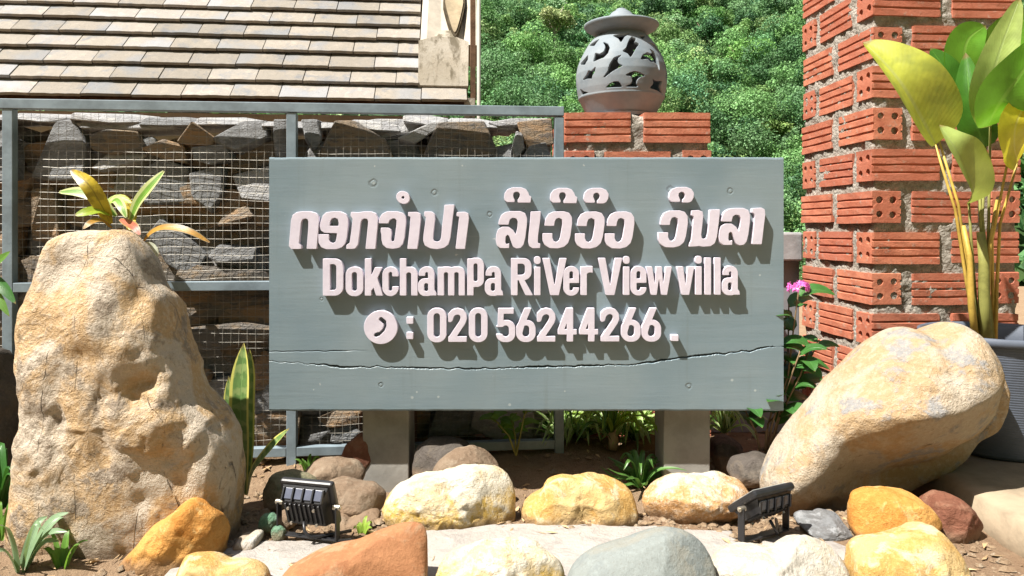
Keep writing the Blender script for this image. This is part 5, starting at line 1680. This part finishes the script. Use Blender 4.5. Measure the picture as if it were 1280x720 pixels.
# ------------------------------------------------------------------ plants
def leaf(name, pts, width, mat, parent, N=None, fold=(.25, .25), prof=None, segs=14, curl=0.0, label=None, wl=1.0, wr=1.0):
    """blade along pts (smooth curve); N = rough facing direction"""
    pts = [Vector(p) for p in pts]
    # Catmull-Rom resample
    ctrl = [pts[0] * 2 - pts[1]] + pts + [pts[-1] * 2 - pts[-2]]
    cur = []
    ns = len(pts) - 1
    for i in range(segs + 1):
        u = i / segs * ns; k = min(int(u), ns - 1); f = u - k
        a, b, c, d = ctrl[k], ctrl[k + 1], ctrl[k + 2], ctrl[k + 3]
        cur.append(.5 * ((2 * b) + (c - a) * f + (2 * a - 5 * b + 4 * c - d) * f * f + (3 * b - a - 3 * c + d) * f ** 3))
    N = Vector(N) if N is not None else Vector((0, -1, .3))
    V = []; UV = []; Fc = []
    for i, p in enumerate(cur):
        t = (cur[min(i + 1, segs)] - cur[max(i - 1, 0)]).normalized()
        n = (N - t * N.dot(t)).normalized()
        s = t.cross(n).normalized()
        v = i / segs
        w = width * (prof(v) if prof else math.sin(math.pi * min(1, max(0, v)) ** .8) ** .8)
        w = max(w, width * .012)
        for q in (-1, -.5, 0, .5, 1):
            fo = fold[0] if q < 0 else fold[1]
            ww = w * abs(q) * (wl if q < 0 else wr)
            off = s * (math.copysign(1, q) * ww * math.cos(fo)) + n * (ww * math.sin(fo)) if q != 0 else Vector((0, 0, 0))
            V.append(p + off + n * (curl * w * q * q)); UV.append((q, v))
    for i in range(segs):
        for k in range(4):
            a = i * 5 + k; Fc.append((a, a + 1, a + 6, a + 5))
    o = part(name, V, Fc, mat, parent, True, UV)
    if label: o['label'] = label
    return o
def stem(name, pts, r, mat, parent, r2=None, n=7):
    base = wloc(parent)
    bm = bmesh.new()
    ps = [Vector(p) - base for p in pts]
    rr = [r + ((r2 or r) - r) * i / (len(ps) - 1) for i in range(len(ps))]
    bm_tube(bm, ps, r, n, radii=rr)
    return bm_obj(name, bm, mat, parent, True)
def oval(v): return math.sin(math.pi * v ** .75) ** .7
def paddle(v): return math.sin(math.pi * (v ** .62)) ** .62 if v < 1 else 0
def strap(v): return (min(1, v * 9 + .35)) * (1 - v ** 2.2) ** .8

# potted plant
def build_pot():
    D = 1.49
    c = Vector(((1249 - 640) / F * D, D, .053))
    t = thing("plant_pot", c, "ribbed blue grey plastic pot on the paved step behind the leaning boulder", "pot")
    prof = [(.002, 0), (.103, 0), (.106, .004)]
    zt = .232
    n = 46
    for i in range(n + 1):
        f = i / n; z = .006 + (zt - .012) * f
        r = .107 + .032 * f + .0012 * math.sin(i * math.pi)
        prof += [(r, z), (r + .0013, z + (zt - .012) / n * .35), (r + .0013, z + (zt - .012) / n * .6)]
    prof += [(.144, zt - .010), (.147, zt - .008), (.147, zt + .004), (.143, zt + .006), (.137, zt + .002), (.132, zt - .03), (.130, zt - .05)]
    V, Fc = lathe(prof, 72, c)
    part("pot_wall", V, Fc, M_pot, t, True)
    V, Fc = lathe([(.001, zt - .04), (.06, zt - .042), (.1305, zt - .045)], 40, c)
    part("pot_soil", V, Fc, M_soil, t, True)
    return c, zt
potc, pot_h = build_pot()
def build_canna():
    D = 1.47
    P = lambda x, y, d=0.0: at(x, y, D + d)
    b = Vector((potc.x - .03, potc.y - .01, potc.z + pot_h - .045))
    t = thing("potted_plant", b, "tall plant with big glossy yellow green paddle leaves in the pot by the brick column", "plant")
    F_ = (0, -1, .25)
    leaf("leaf", [P(1169, 181), P(1152, 150, -.01), P(1128, 108, -.02), P(1104, 78, .0), P(1079, 53, .03)], .078, M_canna_y, t, (-.25, -1, .1), (.9, .12), paddle2, 26, .10, wl=.75, wr=1.2)
    leaf("leaf", [P(1210, 255), P(1216, 235, -.03), P(1204, 205, -.06), P(1190, 180, -.07), P(1174, 156, -.05)], .044, M_canna_p, t, (.05, -1, .2), (.5, .15), oval, 20, .05, wl=.7, wr=1.25)
    leaf("leaf", [P(1232, 184, .02), P(1222, 160, .0), P(1212, 118, .0), P(1207, 66, .02)], .036, M_canna_d, t, (-.5, -1, .0), (.2, .5), oval, 18, .05)
    leaf("leaf", [P(1205, 140, .05), P(1192, 110, .05), P(1178, 82, .05), P(1163, 60, .06)], .032, M_canna_d, t, (-.2, -1, .2), (.2, .2), oval, 16, .05)
    leaf("leaf", [P(1215, 120, .07), P(1205, 80, .06), P(1210, 50, .06), P(1232, 32, .07)], .050, M_canna_g, t, (0, -1, .1), (.2, .2), oval, 18, .03)
    leaf("leaf", [P(1238, 158, -.02), P(1236, 120, -.05), P(1249, 66, -.06), P(1275, -3, -.03)], .050, M_canna_p, t, (-.15, -1, .1), (.25, .25), paddle2, 22, .04)
    leaf("leaf", [P(1234, 158, -.05), P(1250, 128, -.09), P(1278, 90, -.11), P(1310, 40, -.10)], .058, M_canna_g, t, (.1, -1, .15), (.2, .2), oval, 20, .03)
    leaf("leaf", [P(1272, 202, -.03), P(1268, 182, -.06), P(1272, 150, -.09), P(1300, 100, -.08)], .036, M_canna_yy, t, (0, -1, .2), (.2, .2), oval, 18, .05, wl=1.3)
    leaf("leaf", [P(1236, 100, .08), P(1245, 70, .08), P(1262, 40, .08), P(1300, 10, .08)], .05, M_canna_g, t, (0, -1, .0), (.2, .2), oval, 14, .03)
    # petioles
    for i, (top, mid) in enumerate((((1169, 181, 0), (1194, 262)), ((1172, 170, .01), (1198, 256)), ((1211, 252, 0), (1214, 300)), ((1222, 175, .02), (1226, 280)), ((1238, 158, -.02), (1236, 270)),
                        ((1232, 184, .02), (1228, 270)), ((1272, 202, -.03), (1250, 280)), ((1262, 190, -.05), (1240, 300)))):
        bb = b + Vector((.006 * (i - 3.5), .004 * ((i * 7) % 5 - 2), 0))
        stem("petiole", [bb, bb.lerp(P(mid[0] - 2, mid[1], .0), .5), P(mid[0], mid[1], .0), P(top[0], top[1], top[2])], .0042, M_petiole if i in (0, 1, 6, 7) else M_stemg, t, .0022)
    stem("stalk", [b + Vector((-.005, -.006, 0)), P(1230, 380, -.01), P(1230, 330, -.01), P(1226, 290, -.005)], .0128, M_stemg, t, .008, 10)
    stem("stalk", [b + Vector((-.022, -.002, 0)), P(1214, 380, -.02), P(1212, 320, -.01), P(1204, 282, .0)], .0078, M_petiole, t, .004, 9)
    stem("stalk", [b + Vector((.015, .004, 0)), P(1234, 380, -.0), P(1237, 310, -.01), P(1246, 250, .0)], .006, M_petiole, t, .003, 9)
def paddle2(v): return max(0.0, math.sin(math.pi * v ** .82)) ** .55 * (1 - .35 * v)
build_canna()

# croton behind the boulder
def build_croton():
    D = 1.475
    P = lambda x, y, d=0.0: at(x, y, D + d)
    b = Vector((P(152, 300).x, D, 0.0))
    t = thing("croton", b, "croton with mottled yellow, lime and red leaves behind the tall boulder", "plant")
    stem("stalk", [b, P(155, 400), P(150, 320), P(150, 285)], .007, M_twig, t, .005)
    W = lambda v: max(0, math.sin(math.pi * (v * .94 + .04))) ** .6
    leaf("leaf", [P(138, 280), P(126, 255, -.02), P(110, 230, -.03), P(89, 213, -.01)], .0165, M_crot_y, t, (.2, -1, .4), (.15, .25), W, 16)
    leaf("leaf", [P(145, 270), P(122, 248, .0), P(98, 240, .01), P(74, 240, .02)], .0125, M_crot_v, t, (.1, -1, .6), (.2, .2), W)
    leaf("leaf", [P(142, 268), P(125, 263, -.02), P(110, 265, -.04), P(94, 269, -.05)], .0125, M_crot_g, t, (.1, -1, .7), (.2, .2), W)
    leaf("leaf", [P(163, 277), P(172, 255, -.01), P(186, 236, -.02), P(205, 214, -.01)], .0155, M_crot_v, t, (-.3, -1, .4), (.25, .25), W, 16)
    leaf("leaf", [P(140, 252), P(146, 250, -.01), P(152, 258, -.03), P(158, 272, -.04)], .0095, M_crot_v, t, (0, -1, .5), (.2, .2), W)
    leaf("leaf", [P(128, 262), P(140, 250, .01), P(152, 248, .01), P(164, 254, .0)], .0090, M_crot_g, t, (0, -1, .8), (.2, .2), W)
    leaf("leaf", [P(150, 274, -.01), P(160, 279, -.03), P(168, 284, -.05), P(175, 294, -.06)], .0095, M_crot_r, t, (0, -1, .8), (.2, .2), W)
    leaf("leaf", [P(178, 304), P(190, 290, -.01), P(208, 284, -.02), P(236, 289, -.03), P(262, 303, -.03)], .0095, M_crot_o, t, (0, -.8, .7), (.2, .2), W)
    leaf("leaf", [P(140, 285), P(126, 276, -.03), P(114, 278, -.05), P(104, 286, -.06)], .0085, M_crot_o, t, (0, -1, .6), (.2, .2), W)
    leaf("leaf", [P(160, 290), P(166, 270, .02), P(158, 252, .03), P(148, 244, .04)], .011, M_crot_y, t, (0, -1, .2), (.2, .2), W)
    leaf("leaf", [P(174, 318), P(184, 312, -.02), P(190, 316, -.03), P(193, 326, -.03)], .016, M_greyleaf, t, (0, -1, .1), (.1, .1), W)
    stem("twig", [P(152, 300), P(165, 296), P(178, 304)], .0022, M_twig, t)
build_croton()

# snake plant
def build_sansevieria():
    D = 1.36
    P = lambda x, y, d=0.0: at(x, y, D + d)
    b = Vector((P(308, 600).x, D, -.01))
    t = thing("snake_plant", b, "snake plant with yellow edged upright leaves between boulder and sign", "plant")
    S = lambda v: min(1, .55 + v * 1.2) * (1 - max(0, (v - .72) / .28) ** 2.2)
    leaf("leaf", [P(304, 618), P(302, 560, .0), P(301, 500, .0), P(305, 428, .01)], .0215, M_sans, t, (-.2, -1, 0), (.25, .35), S, 20)
    leaf("leaf", [P(306, 616, .01), P(309, 560, .012), P(310, 490, .012), P(312, 436, .015)], .0125, M_sans, t, (.5, -1, 0), (.3, .3), S, 18)
    leaf("leaf", [P(310, 618, -.02), P(317, 590, -.04), P(334, 566, -.06), P(362, 535, -.07)], .0115, M_sans, t, (-.5, -.6, .6), (.4, .4), S, 18)
    leaf("leaf", [P(296, 618, .02), P(290, 580, .03), P(287, 520, .03), P(286, 470, .03)], .012, M_sans, t, (-.4, -1, 0), (.3, .3), S, 16)
build_sansevieria()

# strap leaved clumps under the sign
def strap_clump(px, py, D, n, length, label, mat, seed, width=.0065, lean=(0, 0), trunk=None, spread=1.0):
    R = random.Random(seed)
    g = at(px, py, D)
    b = Vector((g.x, D, ground_z(g.x, D) + .004))
    t = thing("strap_plant", b, label, "plant")
    top = b.copy()
    if trunk:
        top = at(trunk[0], trunk[1], D)
        stem("trunk", [b, b.lerp(top, .5) + Vector((.004, 0, 0)), top], trunk[2], M_barkpale, t, trunk[2] * .8, 9)
    for i in range(n):
        a = R.random() * 6.283
        L = length * R.uniform(.6, 1.1)
        el = R.uniform(.35, 1.3)
        h = Vector((math.cos(a), math.sin(a) * .8, 0))
        dx = h * (L * math.cos(el) * spread) + Vector((lean[0], lean[1], 0)) * L
        up = L * math.sin(el)
        p0 = top + h * .004
        p1 = p0 + dx * .35 + Vector((0, 0, up * .55))
        p2 = p0 + dx * .75 + Vector((0, 0, up * .72))
        p3 = p0 + dx * 1.15 + Vector((0, 0, up * .72 - L * R.uniform(.12, .42)))
        if p3.z < .012: p3.z = .012
        leaf("leaf", [p0, p1, p2, p3], width * R.uniform(.7, 1.15), mat if R.random() < .75 else M_spiderd, t, -h * .6 + Vector((0, -.4, .9)), (.35, .35), strap, 9)
M_barkpale = simple_mat("pale_fibrous_bark", (.38, .29, .18), .9, .1, .3, 30, .002)
strap_clump(730, 553, 1.705, 84, .125, "striped strap leaved clump left of the pale little trunk under the sign", M_spider, 1, .0060)
strap_clump(702, 562, 1.68, 46, .13, "low arching strap plant nearest the stone cage's right end", M_spider, 2, .0060, (-.25, 0))
strap_clump(766, 585, 1.64, 30, .15, "small plant with a pale bare trunk and bright strap leaves under the sign", M_lime, 3, .0075, (0, 0), (764, 540, .0125))
strap_clump(794, 555, 1.70, 84, .125, "leafy strap clump touching the right post's left side", M_spider, 4, .0060)
strap_clump(800, 610, 1.50, 30, .10, "dark green drooping strap rosette behind the orange yellow rock", M_spiderd, 5, .0062)
strap_clump(905, 555, 1.74, 34, .12, "strap plant peeping out right of the right post", M_spider, 6, .0055)

def herb(name, b, label, stems, leafsize, lm, sm, seed, cat="plant", nleaf=6, flower=None):
    R = random.Random(seed)
    t = thing(name, b, label, cat)
    for pts in stems:
        stem("stalk", [b] + pts, .0024, sm, t, .0014)
        full = [b] + pts
        L = len(full) - 1
        for i in range(nleaf):
            u = (.35 + .65 * (i + .7) / nleaf) * L
            k = min(int(u), L - 1); p = full[k].lerp(full[k + 1], u - k)
            a = R.random() * 6.283
            h = Vector((math.cos(a), math.sin(a), R.uniform(-.1, .5)))
            l = leafsize * R.uniform(.7, 1.2)
            q1 = p + h * l * .4 + Vector((0, 0, .15 * l)); q2 = p + h * l * .8 + Vector((0, 0, .08 * l)); q3 = p + h * l * 1.15 - Vector((0, 0, .12 * l))
            leaf("leaf", [p, q1, q2, q3], l * .30, lm, t, Vector((0, -.5, 1)) + Vector((R.uniform(-.3, .3), 0, 0)), (.2, .2), oval, 7)
    return t
g = at(645, 565, 1.555)
b = Vector((g.x, 1.555, .015))
herb("herb", b, "small leafy herb with light green leaves in front of the cage's lower mesh", [[at(650, 545, 1.55), at(655, 520, 1.54), at(662, 505, 1.54)], [at(636, 545, 1.55), at(622, 528, 1.54), at(612, 522, 1.53)], [at(644, 545, 1.56), at(638, 520, 1.56)]], .032, M_herb, M_stemg, 8, nleaf=7)

# flowering shrub between sign and column
def build_shrub():
    b = Vector((at(955, 560, 1.50).x, 1.50, 0.0))
    A = lambda x, y, d=0.0: at(x, y, 1.485 + d)
    t = herb("flowering_shrub", b, "slender shrub with glossy leaves and one pink flower head beside the sign's right edge", [
        [A(965, 530), A(985, 470, -.01), A(992, 410, -.015), A(998, 366, -.035)], [A(975, 520), A(1000, 470, -.02), A(1014, 430, -.03)], [A(960, 530), A(985, 500), A(1010, 455, .02), A(1024, 425, -.02)],
        [A(945, 540), A(935, 520), A(925, 500, .02)], [A(958, 540), A(985, 440, .03), A(986, 380, .02)], [A(968, 540), A(978, 500), A(1000, 440, -.04)]], .052, M_shrub, M_twig, 14, "shrub", 8)
    R = random.Random(4)
    hd = A(998, 360, -.035)
    fh = None
    for i in range(22):
        d = Vector((R.uniform(-1, 1), R.uniform(-1, .6), R.uniform(-.2, 1))).normalized()
        c = hd + Vector((d.x * .020, d.y * .017, d.z * .013))
        bm = bmesh.new()
        u = d.cross(Vector((.3, .2, 1))).normalized(); w = d.cross(u)
        V = [c]; Fc = []
        for k in range(10):
            a = k / 10 * 2 * math.pi; rr = .0088 if k % 2 == 0 else .0055
            V.append(c + (u * math.cos(a) + w * math.sin(a)) * rr + d * (.002 if k % 2 == 0 else .0))
        for k in range(10): Fc.append((0, 1 + k, 1 + (k + 1) % 10))
        bm.free()
        part("blossom", V, Fc, M_pink, t, False, [(0, .5)] + [(.5, .5)] * 10)
build_shrub()

# plants along the left edge
t = thing("broad_leaf_plant", Vector((-1.06, 1.36, 0)), "plant with smooth green leaves poking in at the left edge above the boulder's shoulder", "plant")
Pl = lambda x, y, d=0.0: at(x, y, 1.36 + d)
leaf("leaf", [Pl(-30, 345), Pl(-14, 335, -.02), Pl(0, 325, -.03), Pl(13, 314, -.03)], .012, M_herb, t, (0, -1, .6), (.2, .2), oval)
leaf("leaf", [Pl(-40, 352), Pl(-18, 348, -.02), Pl(4, 360, -.03), Pl(20, 380, -.04)], .013, M_shrub, t, (0, -1, .6), (.2, .2), oval)
leaf("leaf", [Pl(-44, 362), Pl(-24, 362, -.02), Pl(-4, 372, -.03), Pl(12, 396, -.04)], .012, M_herb, t, (0, -1, .7), (.2, .2), oval)
stem("stalk", [Vector((-1.06, 1.36, 0)), Pl(-52, 480), Pl(-46, 400), Pl(-40, 352), Pl(-30, 345)], .005, M_stemg, t, .003)
def tuft(label, px, py, D, n, L, mat, seed, width, lean=(0, 0), cat="plant", name="grass_tuft"):
    R = random.Random(seed)
    g = at(px, py, D); b = Vector((g.x, D, .0))
    t = thing(name, b, label, cat)
    for i in range(n):
        a = R.random() * 6.283; h = Vector((math.cos(a), math.sin(a), 0)); l = L * R.uniform(.55, 1.1); s = R.uniform(.15, .6)
        p0 = b + h * .006
        q = h * s + Vector((lean[0], lean[1], 0))
        leaf("leaf", [p0, p0 + q * l * .4 + Vector((0, 0, l * .5)), p0 + q * l * .9 + Vector((0, 0, l * .85)), p0 + q * l * 1.5 + Vector((0, 0, l * R.uniform(.7, 1.05)))], width * R.uniform(.7, 1.2), mat, t, -h + Vector((0, -.6, .5)), (.3, .3), strap, 9)
tuft("blue green broad grass blades at the lower left corner", 26, 722, 1.06, 8, .085, M_grassblade, 3, .0085, (.1, 0))
tuft("small light green weed before the tall boulder's foot", 78, 716, 1.07, 9, .045, M_herb, 4, .0050)
tuft("dark leafy tuft behind the tall boulder at the left edge", 2, 660, 1.30, 16, .14, M_shrub, 5, .010, (.05, -.05))
tuft("bright green tuft at the left edge beside the tall boulder's base", 0, 690, 1.16, 10, .07, M_herb, 6, .006, (.05, 0))
tuft("tiny sprout left of the flat brown rock by the floodlight", 452, 668, 1.19, 7, .026, M_lime, 7, .0045)
tuft("little sprout at the foot of the cage's middle post", 385, 590, 1.50, 8, .03, M_herb, 8, .0045)

# ------------------------------------------------------------------ gravel and dry litter on the soil
def scatter():
    R = random.Random(17)
    V = []; Fc = []
    def pebble(x, y, s):
        z = ground_z(x, y)
        b = len(V)
        ax = R.uniform(.6, 1.2); ay = R.uniform(.6, 1.2); az = R.uniform(.35, .8); rot = R.random() * 6.28
        for (px, py, pz) in ((1, 0, 0), (.5, .87, .1), (-.5, .87, -.1), (-1, 0, 0), (-.5, -.87, .1), (.5, -.87, -.1), (.3, .2, .8), (-.4, .1, .75), (.1, -.45, .8), (0, 0, -.5)):
            qx = (px + R.uniform(-.2, .2)) * s * ax; qy = (py + R.uniform(-.2, .2)) * s * ay
            V.append((x + qx * math.cos(rot) - qy * math.sin(rot), y + qx * math.sin(rot) + qy * math.cos(rot), z + (pz + .2 + R.uniform(-.1, .1)) * s * az))
        for f in ((0, 1, 6), (1, 2, 7), (1, 7, 6), (2, 3, 7), (3, 4, 7), (4, 8, 7), (4, 5, 8), (5, 0, 8), (0, 6, 8), (6, 7, 8), (0, 9, 1), (1, 9, 2), (2, 9, 3), (3, 9, 4), (4, 9, 5), (5, 9, 0)):
            Fc.append(tuple(b + i for i in f))
    for _ in range(7500):
        x = R.uniform(-1.3, 1.1); y = R.uniform(.9, 2.1)
        s = .0022 + .009 * R.random() ** 4
        if R.random() < .4:  # denser drifts
            x = R.gauss(R.choice([-.35, -.5, .3, .47, .62, .72, -.1]), .07); y = R.gauss(R.choice([1.2, 1.25, 1.3, 1.1]), .05)
        if x > .76: continue
        pebble(x, y, s)
    o = part("gravel", V, Fc, M_gravel, None, False, origin=(0, 1.3, 0)); tag(o, "loose pebbles and clods scattered over the brown soil", "gravel", kind='stuff')
    V = []; Fc = []
    for _ in range(1500):
        x = R.uniform(-1.2, 1.0); y = R.uniform(1.0, 2.1); z = ground_z(x, y) + .003
        if x > .75: continue
        l = R.uniform(.004, .014); w = l * R.uniform(.1, .4); a = R.random() * 6.28
        dx, dy = math.cos(a), math.sin(a); b = len(V)
        cz = R.uniform(0, .006)
        for (u, v, h) in ((-1, 0, 0), (0, -1, cz), (1, 0, R.uniform(0, .006)), (0, 1, cz * .5)):
            V.append((x + dx * u * l - dy * v * w, y + dy * u * l + dx * v * w, z + h))
        Fc.append((b, b + 1, b + 2)); Fc.append((b, b + 2, b + 3))
    o = part("leaf_litter", V, Fc, M_litter, None, False, origin=(0, 1.3, 0)); tag(o, "dry bits of leaf and bark on the soil", "litter", kind='stuff')
scatter()
